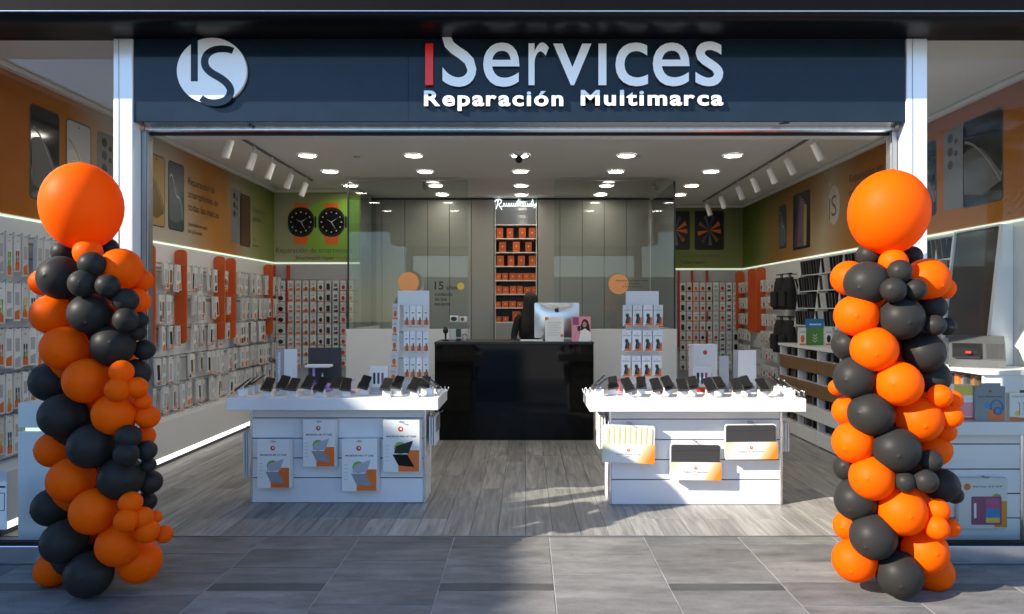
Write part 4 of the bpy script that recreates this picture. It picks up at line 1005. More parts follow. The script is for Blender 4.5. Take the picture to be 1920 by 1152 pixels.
# far end of the right wall
swR = thing("slatwall", "white slatwall at the far end of the right wall", "slatwall", (XR, 11.4, 0.5))
for k in range(6):
    z0 = 0.47 + 0.303*k; b = MB(); b.box((XR-0.022, 9.95, z0), (XR-0.002, YBR-0.03, z0+0.296), slatm); b.build("slat", swR)
for k, y_ in enumerate((11.50, 11.92, 12.62)):
    b = MB(); M4 = Matrix.Translation((XR-0.024, y_, 0)); b.prism(rrect(-0.08, 1.72, 0.15, 1.06, 0.05, 4), -0.012, 0.012, orboard, M4)
    tag(b.build("divider_fin"), f"rounded orange divider board on the right wall, {nth(k)} from the entrance", "divider", "orange dividers on the right wall")
for j in range(6):
    z_ = 2.02 - 0.27*j
    b = MB(); b.tube([(XR-0.032, 9.98, z_-0.02), (XR-0.032, YBR-0.05, z_-0.02)], 0.005, steel, 6); b.build("rail", swR)
    for k, y_ in enumerate((10.75, 10.87, 10.99, 11.11, 11.23, 11.35, 12.05, 12.17, 12.29, 12.41, 12.53)):
        hang("gadget_package", pk(("slim_white", "gadget_black", "slim_orange", "gadget_red")[(k+j) % 4], 0.085, 0.17), (XR-0.14, y_, z_), RZR, f"small white pack on the far right wall, {nth(k)} in the {nth(j)} row", "packs on the far right wall")
# backpacks
def backpack(y_, z_, s_, lab):
    t = thing("backpack", lab, "backpack", (XR-0.20, y_, z_), RZR, "black backpacks on the right wall")
    b = MB()
    rings = []
    for k in range(9):
        q = k/8; hw = 0.155*s_*(1 - 0.35*max(0, q-0.6)**2*6); hd = 0.085*s_*(1 - 0.5*q*q)
        rings.append([( (hw*math.copysign(abs(math.cos(a))**0.6, math.cos(a))), hd*math.copysign(abs(math.sin(a))**0.7, math.sin(a)), -0.46*s_ + 0.46*s_*q) for a in [2*math.pi*i/16 for i in range(16)]])
    vs = [p for r_ in rings for p in r_]; fs = [(i*16+k, i*16+(k+1) % 16, (i+1)*16+(k+1) % 16, (i+1)*16+k) for i in range(8) for k in range(16)] + [tuple(range(15, -1, -1)), tuple(8*16+k for k in range(16))]
    b.add(vs, fs, fabric, True); b.build("body", t, (0, 0, 0))
    b = MB(); b.bbox((-0.11*s_, -0.115*s_, -0.42*s_), (0.11*s_, -0.07*s_, -0.20*s_), fabric, 0.02); b.build("front_pocket", t, (0, 0, 0))
    b = MB(); b.tube([(-0.03, 0.02, -0.01), (-0.03, 0.02, 0.04), (0.03, 0.02, 0.04), (0.03, 0.02, -0.01)], 0.008, fabric, 6); b.build("handle", t, (0, 0, 0))
    for sx in (-1, 1):
        b = MB(); b.tube([(sx*0.07, 0.07, -0.03), (sx*0.10, 0.11, -0.2), (sx*0.09, 0.07, -0.43)], 0.012, fabric, 6); b.build("strap", t, (0, 0, 0))
backpack(10.35, 2.03, 1.0, "upper black backpack hanging nearer the far corner of the right wall"); backpack(10.02, 2.03, 1.0, "upper black backpack hanging nearer the sleeve rack on the right wall")
backpack(10.35, 1.42, 1.02, "lower black backpack hanging nearer the far corner of the right wall"); backpack(10.02, 1.42, 1.02, "lower black backpack hanging beside the low cabinet on the right wall")
for z_ in (2.08, 1.47):
    b = MB(); b.tube([(XR-0.01, 10.18, z_), (XR-0.20, 10.18, z_), (XR-0.20, 9.9, z_)], 0.008, blackm, 6); b.tube([(XR-0.20, 10.18, z_), (XR-0.20, 10.5, z_)], 0.008, blackm, 6); b.build("hanging_bar", swR)

# sleeve rack on the right wall
rk = thing("sleeve_rack", "leaning white rack of dark screen protector sleeves on the right wall", "rack", (XR, 7.8, 1.3))
def RX(z_): return XR - 0.03 - 0.10*(2.26-z_)/0.9
zr = [1.36, 1.59, 1.82, 2.04, 2.25]
for y_ in (9.86, 9.20, 8.55, 7.90, 7.25, 6.60, 6.36):
    b = MB(); b.prism([(RX(1.33)-0.05, 1.33), (RX(2.26)-0.05, 2.26), (XR-0.004, 2.26), (XR-0.004, 1.33)], y_-0.012, y_+0.012, lamin); b.build("upright", rk)
for z_ in zr:
    b = MB(); b.box((RX(z_)-0.045, 6.37, z_-0.006), (XR-0.005, 9.845, z_+0.006), lamin); b.build("shelf_board", rk)
b = MB(); b.box((XR-0.004, 6.37, 1.34), (XR-0.0025, 9.845, 2.25), blackm); b.build("back_panel", rk)
sleeve = {}
for kd, m_ in (("black", black), ("white", cardw), ("grey", darkgr), ("brown", mat("sleeve_brown", (0.10, 0.045, 0.02), 0.4))):
    b = MB(); b.box((-0.045, -0.004, 0), (0.0, 0.004, 0.19), m_); b.box((-0.0465, -0.0052, 0.0), (-0.0455, 0.0052, 0.19), midgr if kd != "white" else ltgr); sleeve[kd] = b.mesh("sleeve")
for j in range(4):
    k = 0; y_ = 9.80
    while y_ > 6.40:
        if min(abs(y_-q) for q in (9.86, 9.20, 8.55, 7.90, 7.25, 6.60, 6.36)) > 0.03:
            kd = "white" if k in (8, 9) else ("brown" if (k > 20 and (k*3+j) % 7 == 0) else ("grey" if (k+j) % 3 == 0 else "black"))
            o = link("screen_protector_sleeve", sleeve[kd], None, (RX(zr[j])-0.001, y_, zr[j]+0.007), (0, -0.11, random.uniform(-.12, .12)))
            tag(o, f"thin {kd} protector sleeve, {nth(k)} from the far end, {('lowest','second lowest','third lowest','top')[j]} rack shelf", "sleeve", "sleeves in the right rack"); k += 1
        y_ -= 0.085
# dark display panel at the window end
dp = thing("wall_display", "dark glossy display panel in white frame on the right wall by the window", "display", (XR, 6.2, 1.35))
b = MB(); b.prism([(RX(1.33)-0.03, 1.33), (RX(2.26)-0.03, 2.26), (XR-0.004, 2.26), (XR-0.004, 1.33)], 5.735, 6.345, mat("panel_gloss", (0.05, 0.05, 0.052), 0.12)); b.build("panel", dp)
for y0, y1 in ((5.695, 5.734),):
    b = MB(); b.prism([(RX(1.14)-0.06, 1.14), (RX(2.27)-0.06, 2.27), (XR-0.003, 2.27), (XR-0.003, 1.14)], y0, y1, lamin); b.build("frame_side", dp)
b = MB(); b.box((RX(2.262)-0.058, 5.735, 2.2615), (XR-0.003, 6.345, 2.276), lamin); b.build("frame_top", dp)

# low cabinet along the right wall
XC = 3.36
cb = thing("low_cabinet", "long low white cabinet with brown drawer fronts along the right wall", "cabinet", ((XC+XR)/2, 7.3, 0))
b = MB(); b.bbox((XC-0.02, 5.18, 1.105), (XR-0.003, 9.38, 1.135), lamin, 0.003); b.build("top", cb)
b = MB(); b.bbox((XC, 5.20, 0.0), (XR-0.004, 5.225, 1.1045), lamin, 0.003); b.build("end_panel", cb)
b = MB(); b.bbox((XC, 9.335, 0.0), (XR-0.004, 9.36, 1.1045), lamin, 0.003); b.build("end_panel", cb)
b = MB(); b.box((XC+0.35, 5.226, 0.0), (XC+0.37, 9.334, 1.1045), darkgr); b.build("back_panel", cb)
nseg = 7; seg = (9.335-5.225)/nseg
for k in range(1, nseg):
    y_ = 5.225 + seg*k; b = MB(); b.box((XC+0.003, y_-0.014, 0.0), (XC+0.349, y_+0.014, 1.1045), lamin); b.build("divider", cb)
for j in range(4):
    z1 = 1.1045 - 0.273*j; zc = z1 - 0.115
    b = MB(); b.box((XC+0.008, 5.226, zc-0.012), (XC+0.348, 9.334, zc-0.001), lamin); b.build("shelf_board", cb)
    for k in range(nseg):
        y_ = 5.225 + seg*k
        b = MB(); b.bbox((XC-0.012, y_+0.004, zc-0.155), (XC+0.002, y_+seg-0.004, zc-0.0005), woodd if j < 2 else lamin, 0.002); b.build("drawer_front", cb)
        # stock standing in the cubby
        b = MB(); yy = y_ + 0.03
        while yy < y_ + seg - 0.06:
            th = random.uniform(0.012, 0.035); hh = random.uniform(0.07, 0.10)
            b.box((XC+0.05+random.uniform(0, .05), yy, zc), (XC+0.30, yy+th-0.002, zc+hh), random.choice((black, darkgr, black, woodd, mid := midgr, orange if k < 1 else black))); yy += th
        o = b.build("stock", cb); o["kind"] = "stuff"
# ------------------------------------------------------------------ island tables
SLZ = [0.0, 0.205, 0.367, 0.529, 0.695, 0.776]
def island(lab, bx0, bx1, by0, by1, sx0, sx1, sy0, sy1, zb, zt):
    t = thing("display_table", lab, "table", ((bx0+bx1)/2, (by0+by1)/2, 0))
    b = MB(); b.bbox((sx0, sy0, zb), (sx1, sy1, zt), lamin, 0.004); b.build("table_top", t)
    b = MB(); b.box((bx0+0.012, by0+0.012, 0.002), (bx1-0.012, by1-0.012, zb-0.0005), darkgr); b.build("core", t)
    for a, c in zip(SLZ[:-1], SLZ[1:]):
        c = min(c, zb-0.001)
        b = MB(); b.bbox((bx0+0.022, by0, a+0.004), (bx1-0.022, by0+0.011, c-0.004), slatm, 0.002); b.build("slat", t)
        b = MB(); b.bbox((bx0+0.022, by1-0.011, a+0.004), (bx1-0.022, by1, c-0.004), slatm, 0.002); b.build("slat", t)
        for x_ in (bx0, bx1-0.011):
            b = MB(); b.bbox((x_, by0+0.022, a+0.004), (x_+0.011, by1-0.022, c-0.004), slatm, 0.002); b.build("slat", t)
    for x_ in (bx0, bx1-0.02):
        for y_ in (by0, by1-0.02):
            b = MB(); b.bbox((x_-0.001, y_-0.001, 0), (x_+0.021, y_+0.021, zb-0.0008), alu, 0.003); b.build("corner_post", t)
    return t
island("white slatted display table with security phone stands, left of the aisle in shade", -2.256, -0.817, 5.81, 6.16, -2.39, -0.694, 5.66, 6.30, 0.779, 0.877)
island("white slatted display table with security phone stands, right of the aisle in sun", 0.679, 2.084, 5.75, 6.10, 0.509, 2.219, 5.60, 6.24, 0.775, 0.880)
island("white slatted table behind the right shop window, boxes on top", 2.55, 3.30, 4.70, 5.02, 2.50, 3.34, 4.60, 5.08, 0.770, 0.858)

# ------------------------------------------------------------------ security stands with phones
def stand_meshes(tilt, roll):
    base = MB(); base.prism([(-0.034, 0), (0.034, 0), (0.028, 0.060), (-0.028, 0.060)], -0.022, 0.030, lamin); base.bbox((-0.045, -0.04, 0), (0.045, 0.05, 0.006), lamin, 0.002)
    neck = MB(); neck.tube([(0, 0.0, 0.058), (0, -0.004, 0.075)], 0.013, aluw, 10); neck.lathe([(0.0005, 0.008), (0.007, 0.006), (0.008, 0), (0.0005, -0.002)], aluw, 10, (0, -0.034, 0.055))
    M4 = Matrix.Translation((0, 0.010, 0.103)) @ Matrix.Rotation(math.radians(roll), 4, 'Y') @ Matrix.Rotation(math.radians(-tilt), 4, 'X')
    ph = MB(); ph.prism(rrect(0, 0, 0.076, 0.140, 0.012, 3), -0.0045, 0.0045, black, M4); ph.flat(rrect(0, 0, 0.070, 0.134, 0.010, 3), -0.0049, blackm, M4)
    br = MB(); br.prism([(-0.044, -0.076), (0.044, -0.076), (0.044, -0.02), (0.0385, -0.02), (0.0385, -0.0705), (-0.0385, -0.0705), (-0.0385, -0.02), (-0.044, -0.02)], -0.009, 0.006, darkgr, M4)
    return base.mesh("stand_block"), neck.mesh("neck"), ph.mesh("phone"), br.mesh("bracket")
SM = [stand_meshes(a, r) for a, r in ((52, 9), (48, 14), (55, 5))]
SR = [stand_meshes(a, r) for a, r in ((52, -10), (48, -15), (55, -4))]
def stand(p, rz, variant, lab, grp, sets):
    t = thing("phone_stand", lab, "phone stand", p, rz, grp)
    for nm, me in zip(("stand_block", "neck", "phone", "bracket"), sets[variant % 3]): link(nm, me, t, (0, 0, 0))
    return t
for nm, ztop, y0, us, sets in (("left", 0.8775, 5.74, (503, 532, 550, 578, 602, 632, 649, 684, 725, 746, 777, 797), SM), ("right", 0.8805, 5.68, (1149, 1177, 1202, 1230, 1252, 1279, 1299, 1331, 1349, 1381, 1399, 1430), SR)):
    for k, u in enumerate(us):
        back = (k % 2 == 1) if nm == "left" else (k % 2 == 0)
        Y = y0 + (0.15 if back else 0.0)
        stand(Vector(((u-VX)*Y/F, Y, ztop)), random.uniform(-.18, .18), k, f"black phone on white security stand, {nth(k)} from the left on the {nm} table", f"phone stands on the {nm} table", sets)
    # stands along the short ends, turned sideways
    xs = (-2.30, -2.30, -2.30, -0.78, -0.78) if nm == "left" else (0.60, 0.60, 2.13, 2.13, 2.13)
    ys = (0.05, 0.20, 0.35, 0.12, 0.30) if nm == "left" else (0.10, 0.28, 0.03, 0.17, 0.32)
    for k in range(5):
        side = xs[k] < ((-1.5) if nm == "left" else 1.3)
        cnt = sum(1 for q in range(k) if (xs[q] < ((-1.5) if nm == "left" else 1.3)) == side)
        st = stand(Vector((xs[k], y0+ys[k]-0.02, ztop)), math.radians(90 if not side else -90), k, f"sideways phone stand at the {'left' if side else 'right'} end of the {nm} table, {nth(cnt)} from the front", f"phone stands on the {nm} table", sets)
        b = MB(); b.tube([(0.02 + 0.022*math.cos(q*0.7), -0.05 - 0.004*q, 0.03 + 0.022*math.sin(q*0.7)) for q in range(20)], 0.003, aluw, 5); b.build("security_cable", st, (0, 0, 0))

# ------------------------------------------------------------------ hanging boxes on the left table
def hook_part(t, x_, y_, z_):
    b = MB(); b.tube([(x_, y_+0.07, z_), (x_, y_-0.02, z_), (x_, y_-0.028, z_+0.012)], 0.003, steel, 6); b.build("hook", t)
    return b
def casebox(u0, u1, v0, v1, name_, txt, dark, Y=5.735):
    p0 = P(u0, v1, Y); p1 = P(u1, v0, Y); w_, h_ = p1.x-p0.x, p1.z-p0.z
    t = thing("laptop_case_box", name_, "box", (p0.x+w_/2, Y, p0.z), 0, "boxes hung on the left table")
    for k in range(3):
        b = MB(); e = 0.004*k; b.bbox((p0.x+e, Y+0.021*k, p0.z-0.002*k), (p1.x+e+0.002*k, Y+0.021*k+0.019, p1.z-0.003*k), cardw, 0.002); b.build("box", t)
    y_ = Y-0.0006
    def q(fx, fz): return (p0.x + fx*w_, p0.z + fz*h_)
    pr = MB(); pr.flat([q(.42, .012), q(.985, .012), q(.985, .42), q(.72, .42), q(.52, .16), q(.42, .13)], y_, orange); pr.build("printed_corner", t)
    pr = MB(); pr.flat([(q(.47, 0)[0] + 0.17*w_*math.cos(math.radians(a)), q(0, .46)[1] + 0.17*w_*math.sin(math.radians(a))) for a in range(0, 360, 18)], y_-0.0003, green); pr.build("printed_disc", t)
    cA, cB = (black, blackm) if dark else (mat_lap1, mat_lap2)
    pr = MB(); pr.flat([q(.30, .36), q(.70, .36), q(.82, .60), q(.36, .50)], y_-0.0008, cA); pr.flat([q(.26, .34), q(.66, .34), q(.86, .10), q(.42, .13)], y_-0.0010, cB); pr.build("printed_laptop", t)
    pr = MB(); pr.flat(circ(*q(.48, .82), 0.045*w_*1.6, 14), y_-0.0004, redp); pr.flat(circ(q(.49, 0)[0], q(0, .825)[1], 0.02*w_*1.6, 10), y_-0.0007, cardw); pr.build("printed_emblem", t)
    pr = MB(); text_into(pr, txt, q(.5, 0)[0], q(0, .665)[1], inkd, height=0.014, width=w_*0.80, y=y_-0.0004, align='C', bold=0.02); pr.build("lettering", t)
    pr = MB()
    for k in range(5): z_ = q(0, .5-.07*k)[1]; pr.flat([(q(.06, 0)[0], z_), (q(.17, 0)[0], z_), (q(.17, 0)[0], z_+0.004), (q(.06, 0)[0], z_+0.004)], y_-0.0003, ltgr)
    pr.build("small_print", t)["kind"] = "stuff"
    pr = MB(); pr.flat(rrect(q(.5, 0)[0], q(0, .955)[1], 0.045, 0.012, 0.005, 2), y_-0.0004, ltgr); pr.build("hang_slot", t)
    hook_part(t, q(.5, 0)[0], Y+0.0, q(0, .955)[1])
mat_lap1 = mat("laptop_silver", (0.42, 0.43, 0.48), 0.4); mat_lap2 = mat("laptop_grey", (0.28, 0.29, 0.33), 0.4)
casebox(482, 543, 824, 916, "white laptop case box hung lowest left on the left table", 'MACBOOK AIR 13" CASE', False)
casebox(568, 628, 787, 876, "white laptop case box hung second from left, higher row, left table", 'MACBOOK AIR 15" CASE', False)
casebox(641, 707, 823, 922, "white laptop case box with grey laptop hung third from left, lower row", 'MACBOOK PRO 14" CASE', False)
casebox(718, 787, 787, 886, "white case box picturing a black laptop, rightmost on the left table", 'MACBOOK PRO 16" CASE', True)

# ------------------------------------------------------------------ laptop sleeves on the right table
grad = ramp_mat("sleeve_band", 0, [(-0.24, (0.42, 0.55, 0.22)), (-0.08, (0.72, 0.72, 0.70)), (0.12, (0.76, 0.75, 0.73)), (0.17, (0.80, 0.50, 0.25)), (0.24, (0.85, 0.22, 0.02))], tilt=(0, 0, -0.6))
def sleeve_(u0, u1, v0, v1, name_, col, rot, Y=5.665):
    p0 = P(u0, v1, Y); p1 = P(u1, v0, Y); w_, h_ = p1.x-p0.x, p1.z-p0.z
    t = thing("laptop_sleeve", name_, "laptop sleeve", ((p0.x+p1.x)/2, Y, (p0.z+p1.z)/2), 0, "laptop sleeves hung on the right table"); t.rotation_euler = (0, rot, 0)
    b = MB(); b.prism(rrect(0, 0, w_, h_, 0.022, 4), 0.012, 0.026, cardw); b.prism(rrect(0.004, -0.003, w_, h_, 0.022, 4), 0.030, 0.044, cardw); b.build("clear_cover", t, (0, 0, 0))
    zs = -h_/2 + h_*0.50
    if col == "cream":
        b = MB(); n = 9
        for k in range(n):
            xa = -w_/2+0.014 + (w_-0.028)*k/n; xb = -w_/2+0.014 + (w_-0.028)*(k+1)/n; zt = h_/2-0.012 - (0.012 if k in (0, n-1) else 0)
            pts = [(xa, zs-0.02), (xb-0.003, zs-0.02), (xb-0.003, zt), (xa, zt)]
            b.add([(xa, 0.011, zs-0.02), (xa, 0.011, zt), ((xa+xb)/2-.006, -0.001, zs-0.02), ((xa+xb)/2-.006, -0.001, zt-0.004), (xb-0.003, 0.009, zs-0.02), (xb-0.003, 0.009, zt)], [(0, 2, 3, 1), (2, 4, 5, 3)], cream, True)
        b.build("quilted_pouch", t, (0, 0, 0))
    else:
        b = MB(); b.prism(rrect(0, 0.0, w_-0.016, h_-0.016, 0.018, 4), 0.003, 0.0118, pouch); b.build("fabric_pouch", t, (0, 0, 0))
        b = MB(); b.prism([(-w_/2+0.02, h_/2-0.042), (w_/2-0.02, h_/2-0.042), (w_/2-0.03, h_/2-0.048), (-w_/2+0.03, h_/2-0.048)], 0.0005, 0.0028, darkgr); b.build("seam", t, (0, 0, 0))
    b = MB(); b.box((-w_/2-0.002, -0.004, -h_/2+0.002), (w_/2+0.002, 0.0004, zs), grad); b.build("paper_band", t, (0, 0, 0))
    b = MB(); b.flat(circ(0, zs-0.045, 0.013, 12), -0.0048, redp); b.flat(circ(0.002, zs-0.043, 0.005, 8), -0.0052, cardw); b.build("printed_emblem", t, (0, 0, 0))
    b = MB(); text_into(b, {"cream": 'Laptop Sleeve 13"-14"', "a": 'MacBook 13.3" Laptop Sleeve', "b": 'MacBook 14" Laptop Sleeve'}[col], 0, zs-0.082, inkd, height=0.010, width=w_*0.48, y=-0.0048, align='C'); b.build("lettering", t, (0, 0, 0))
    b = MB(); text_into(b, "ISERVICES", 0, zs-0.10, inkg, height=0.006, y=-0.0048, align='C'); b.build("small_print", t, (0, 0, 0))["kind"] = "stuff"
    b = MB(); b.prism(rrect(0, h_/2+0.012, 0.05, 0.03, 0.01, 3), 0.016, 0.022, acryl); b.tube([(0, 0.08, h_/2+0.016), (0, -0.02, h_/2+0.016), (0, -0.03, h_/2+0.03)], 0.003, steel, 6); b.build("hanger", t, (0, 0, 0))
sleeve_(1130, 1228, 798, 869, "cream quilted laptop sleeve hung at the left of the right table", "cream", math.radians(2))
sleeve_(1257, 1352, 833, 901, "charcoal laptop sleeve hung low in the middle of the right table", "a", math.radians(0.5))
sleeve_(1360, 1457, 796, 862, "charcoal laptop sleeve hung at the upper right of the right table", "b", math.radians(-0.5))
# sleeves hung on the table ends
def endsleeve(x_, sgn, y_, z0, z1, m_, lab):
    t = thing("hanging_sleeve", lab, "laptop sleeve", (x_, y_, z0), 0, "sleeves hung on the table ends")
    for k in range(3):
        b = MB(); b.bbox((sgn*(0.02+0.02*k), -0.13, 0), (sgn*(0.034+0.02*k), 0.13, z1-z0), cardw, 0.005); b.build("sleeve_cover", t, (0, 0, 0))
    b = MB(); b.bbox((sgn*0.0745, -0.12, (z1-z0)*0.45), (sgn*0.082, 0.12, z1-z0-0.006), m_, 0.004); b.build("fabric_pouch", t, (0, 0, 0))
    b = MB(); b.tube([(0, 0, z1-z0+0.02), (sgn*0.11, 0, z1-z0+0.02), (sgn*0.12, 0, z1-z0+0.035)], 0.003, steel, 6); b.build("hook", t, (0, 0, 0))
endsleeve(-0.815, 1, 5.98, 0.46, 0.70, midgr, "grey sleeve hung on the aisle end of the left table")
endsleeve(0.677, -1, 5.93, 0.44, 0.72, ltgr, "pale sleeve hung on the aisle end of the right table")
endsleeve(2.086, 1, 5.93, 0.42, 0.66, woodd, "brown sleeve hung on the window end of the right table")
endsleeve(-2.258, -1, 5.99, 0.20, 0.58, ltgr, "white folder hung on the wall end of the left table")

# ------------------------------------------------------------------ things standing on the tables
def totem(x0, x1, Y, z0, z1, lab, rz):
    t = thing("totem_display", lab, "display stand", ((x0+x1)/2, Y, z0), rz)
    w_ = x1-x0
    b = MB(); b.bbox((-w_/2, 0, 0), (w_/2, 0.02, z1-z0), cardw, 0.002); b.build("board", t, (0, 0, 0))
    b = MB(); b.bbox((-w_/2-0.02, -0.08, 0.0), (w_/2+0.02, 0.12, 0.012), cardw, 0.002); b.build("foot", t, (0, 0, 0))
    for k in range(3):
        b = MB(); b.tube([(-w_/2, -0.006, z1-z0-0.13-0.225*k), (w_/2, -0.006, z1-z0-0.13-0.225*k)], 0.003, steel, 5); b.build("rail", t, (0, 0, 0))
    return t
tl = totem(-1.10, -0.83, 6.12, 0.8775, 1.745, "white totem of orange charger packs on the left table by the aisle", math.radians(4))
tr_ = totem(0.86, 1.14, 6.06, 0.8805, 1.74, "white totem of black phone mount packs on the right table by the aisle", 0)
for j in range(3):
    for k in range(4):
        hang("charger_package", pk("charger", 0.048, 0.155, 0.02), (-1.015 + 0.055*k, 6.055, 1.600-0.222*j), math.radians(4), f"slim orange charger pack, {nth(k)} in the {nth(j)} row of the left totem", "packs on the left totem")
    for k in range(4):
        hang("mount_package", pk("mount", 0.078, 0.16, 0.035), (0.855 + 0.087*k + 0.006*(j-1)*-1, 5.985, 1.605-0.215*j), 0, f"phone mount pack, {nth(k)} in the {nth(j)} row of the right totem", "packs on the right totem")
for j in range(5):
    hang("charger_package", pk("gadget_orange", 0.062, 0.115, 0.02), (-1.105 - 0.004*j, 6.03, 1.615-0.135*j), math.radians(-32), f"small orange gadget pack on the side of the left totem, {nth(j)} from the top", "packs on the left totem")
# tri-fold price boards
def folder(u0, um, u1, v0, z0, Y, la, lb, lab):
    t = thing("folded_card", lab, "card display", ((um-VX)*Y/F, Y, z0))
    x0, xm, x1 = ((q-VX)*Y/F - t.location.x for q in (u0, um, u1)); h_ = ZB(v0, Y) - z0
    for (a, c, ya, yb, nm, s_) in ((x0, xm, 0.05, 0.0, "left_leaf", la), (xm, x1, 0.0, 0.03, "right_leaf", lb)):
        b = MB(); b.add([(a, ya, 0), (c, yb, 0), (c, yb, h_), (a, ya, h_), (a, ya+0.006, 0), (c, yb+0.006, 0), (c, yb+0.006, h_), (a, ya+0.006, h_)], [(0, 1, 2, 3), (5, 4, 7, 6), (3, 2, 6, 7), (0, 4, 5, 1), (0, 3, 7, 4), (1, 5, 6, 2)], ltgr if nm == "left_leaf" else cardw)
        o = b.build(nm, t, (0, 0, 0))
        if s_:
            b = MB(); M4 = Matrix.Translation(((a+c)/2+0.012, min(ya, yb)-0.002, 0.03)) @ Matrix.Rotation(math.radians(-90), 4, 'Y')
            text_into(b, s_, 0.0, 0.0, signw, height=0.024, width=min(h_*0.85, 0.028*len(s_)), M4=M4, bold=0.02); b.build("lettering", t, (0, 0, 0))
folder(513, 533, 555, 655, 0.8775, 6.10, "reacondicionados", "nuevos", "white folded card reading nuevos standing on the left table")
folder(1378, 1384, 1420, 657, 0.8805, 6.10, "", "", "tall blank white acrylic card standing on the right table")
# small white pen box on each table
def penbox(u0, u1, v0, z0, Y, lab):
    x0, x1 = XB(u0, Y), XB(u1, Y); h_ = ZB(v0, Y) - z0; t = thing("product_box", lab, "box", ((x0+x1)/2, Y, z0)); w_ = x1-x0
    b = MB(); b.bbox((-w_/2, 0, 0), (w_/2, 0.06, h_), cardw, 0.002); b.build("box", t, (0, 0, 0))
    for k in range(3):
        b = MB(); b.flat(rrect(-w_*.22 + w_*.22*k, h_*.56, w_*.13, h_*.42, w_*.05, 2), -0.0008, (black, slate, purple)[k]); b.build("printed_product", t, (0, 0, 0))
    b = MB(); b.flat([(-w_*.42, h_*.06), (w_*.42, h_*.06), (w_*.42, h_*.24), (-w_*.42, h_*.24)], -0.0008, mat_lap1 if "left" in lab else redp); b.build("printed_band", t, (0, 0, 0))
penbox(692, 727, 687, 0.8775, 5.95, "small white box with three dark products on the left table")
penbox(1299, 1334, 687, 0.8805, 5.92, "small white box with three dark products on the right table")
p = P(1325, 646, 6.08); t = thing("tall_box", "tall white shopping box with orange emblem behind the right table phones", "box", (p.x, 6.08, 0.8805))
b = MB(); b.bbox((-0.125, 0, 0), (0.10, 0.09, p.z-0.8805), cardw, 0.003, Matrix.Rotation(math.radians(12), 4, 'Z')); b.build("box", t, (0, 0, 0))
b = MB(); M4 = Matrix.Rotation(math.radians(12), 4, 'Z'); b.flat(circ(-0.015, p.z-0.8805-0.07, 0.02, 12), -0.001, redp, M4); b.build("printed_emblem", t, (0, 0, 0))
b = MB(); b.flat([(-0.07, 0.02), (0.05, 0.02), (0.05, 0.16), (-0.07, 0.16)], -0.001, mat_lap2, M4); b.build("printed_product", t, (0, 0, 0))
b = MB(); b.bbox((0.115, 0.03, 0), (0.20, 0.05, 0.30), ltgr, 0.002); b.build("rear_card", t, (0, 0, 0))
# lilac lamp stand and grey board at the back of the left table
t = thing("lilac_stand", "lilac gadget stand with white flat top on the left table", "stand", (XB(597, 6.1), 6.1, 0.8775))
b = MB(); b.bbox((-0.11, -0.06, 0.0), (0.11, 0.06, 0.07), lilac, 0.02); b.build("base", t, (0, 0, 0))
b = MB(); b.tube([(-0.04, 0, 0.07), (-0.04, 0, 0.21)], 0.011, lilac, 8); b.tube([(0.035, 0, 0.07), (0.035, 0, 0.16)], 0.008, alu, 8); b.build("posts", t, (0, 0, 0))
b = MB(); b.bbox((-0.10, -0.07, 0.21), (0.11, 0.07, 0.232), cardw, 0.006); b.build("top_plate", t, (0, 0, 0))
b = MB(); x0 = XB(578, 6.24); b.bbox((x0, 6.235, 0.878), (XB(640, 6.24), 6.255, ZB(652, 6.24)), darkgr, 0.003); tag(b.build("grey_board"), "dark grey standing board at the back of the left table", "board")
for k, (u, m_, lab) in enumerate(((1160, pink, "pink wireless charger lying between phones on the right table"), (1248, redp, "red wireless charger lying between phones on the right table"), (655, lilac, "lilac charger puck lying at the back of the left table"))):
    zt = 0.8775 if u < 985 else 0.8805; Y = 6.0; b = MB(); b.lathe([(0.0005, 0), (0.05, 0), (0.053, 0.006), (0.05, 0.016), (0.0005, 0.018)], m_, 20, (XB(u, Y), Y, zt)); b.lathe([(0.018, 0.018), (0.018, 0.10), (0.045, 0.102), (0.045, 0.115), (0.0005, 0.117)], m_, 16, (XB(u, Y), Y, zt)); tag(b.build("wireless_charger"), lab, "charger")

# ------------------------------------------------------------------ black counter and what stands on it
CX0, CX1, CY0, CY1, CZ = XB(815, 8.55), XB(1113, 8.55), 8.55, 9.25, 1.186
t = thing("counter", "glossy black reception counter between the glass screens", "counter", ((CX0+CX1)/2, 8.9, 0))
b = MB(); b.bbox((CX0, CY0, 0.0), (CX1, CY0+0.03, CZ-0.0305), blackc, 0.002); b.build("front_panel", t)
for x_ in (CX0, CX1-0.03):
    b = MB(); b.bbox((x_, CY0+0.031, 0.0), (x_+0.03, CY1, CZ-0.0305), blackc, 0.002); b.build("side_panel", t)
b = MB(); b.bbox((CX0-0.004, CY0-0.004, CZ-0.03), (CX1+0.004, CY1, CZ), black, 0.002); b.build("counter_top", t)
# computer seen from behind
YI = 8.98; x0, x1 = XB(1002, YI), XB(1086, YI); z0, z1 = ZB(634, YI), ZB(568, YI); cx = (x0+x1)/2
t = thing("desktop_computer", "silver all-in-one computer seen from behind on the black counter", "computer", (cx, YI, CZ))
silver = mat("computer_silver", (0.62, 0.63, 0.65), 0.28, metal=0.9)
b = MB(); b.prism(rrect(0, (z0+z1)/2-CZ, x1-x0, z1-z0, 0.014, 3), 0, 0.012, silver)
n = 10; hh, ww = (z1-z0)/2, (x1-x0)/2; vs = []; fs = []
for i in range(n+1):
    for j in range(n+1):
        a, c = -1+2*i/n, -1+2*j/n; vs.append((a*ww*0.985, -0.0005-0.035*(1-abs(a)**2.5)*(1-abs(c)**2.5), (z0+z1)/2-CZ+c*hh*0.97))
for i in range(n):
    for j in range(n): fs.append((i*(n+1)+j, (i+1)*(n+1)+j, (i+1)*(n+1)+j+1, i*(n+1)+j+1))
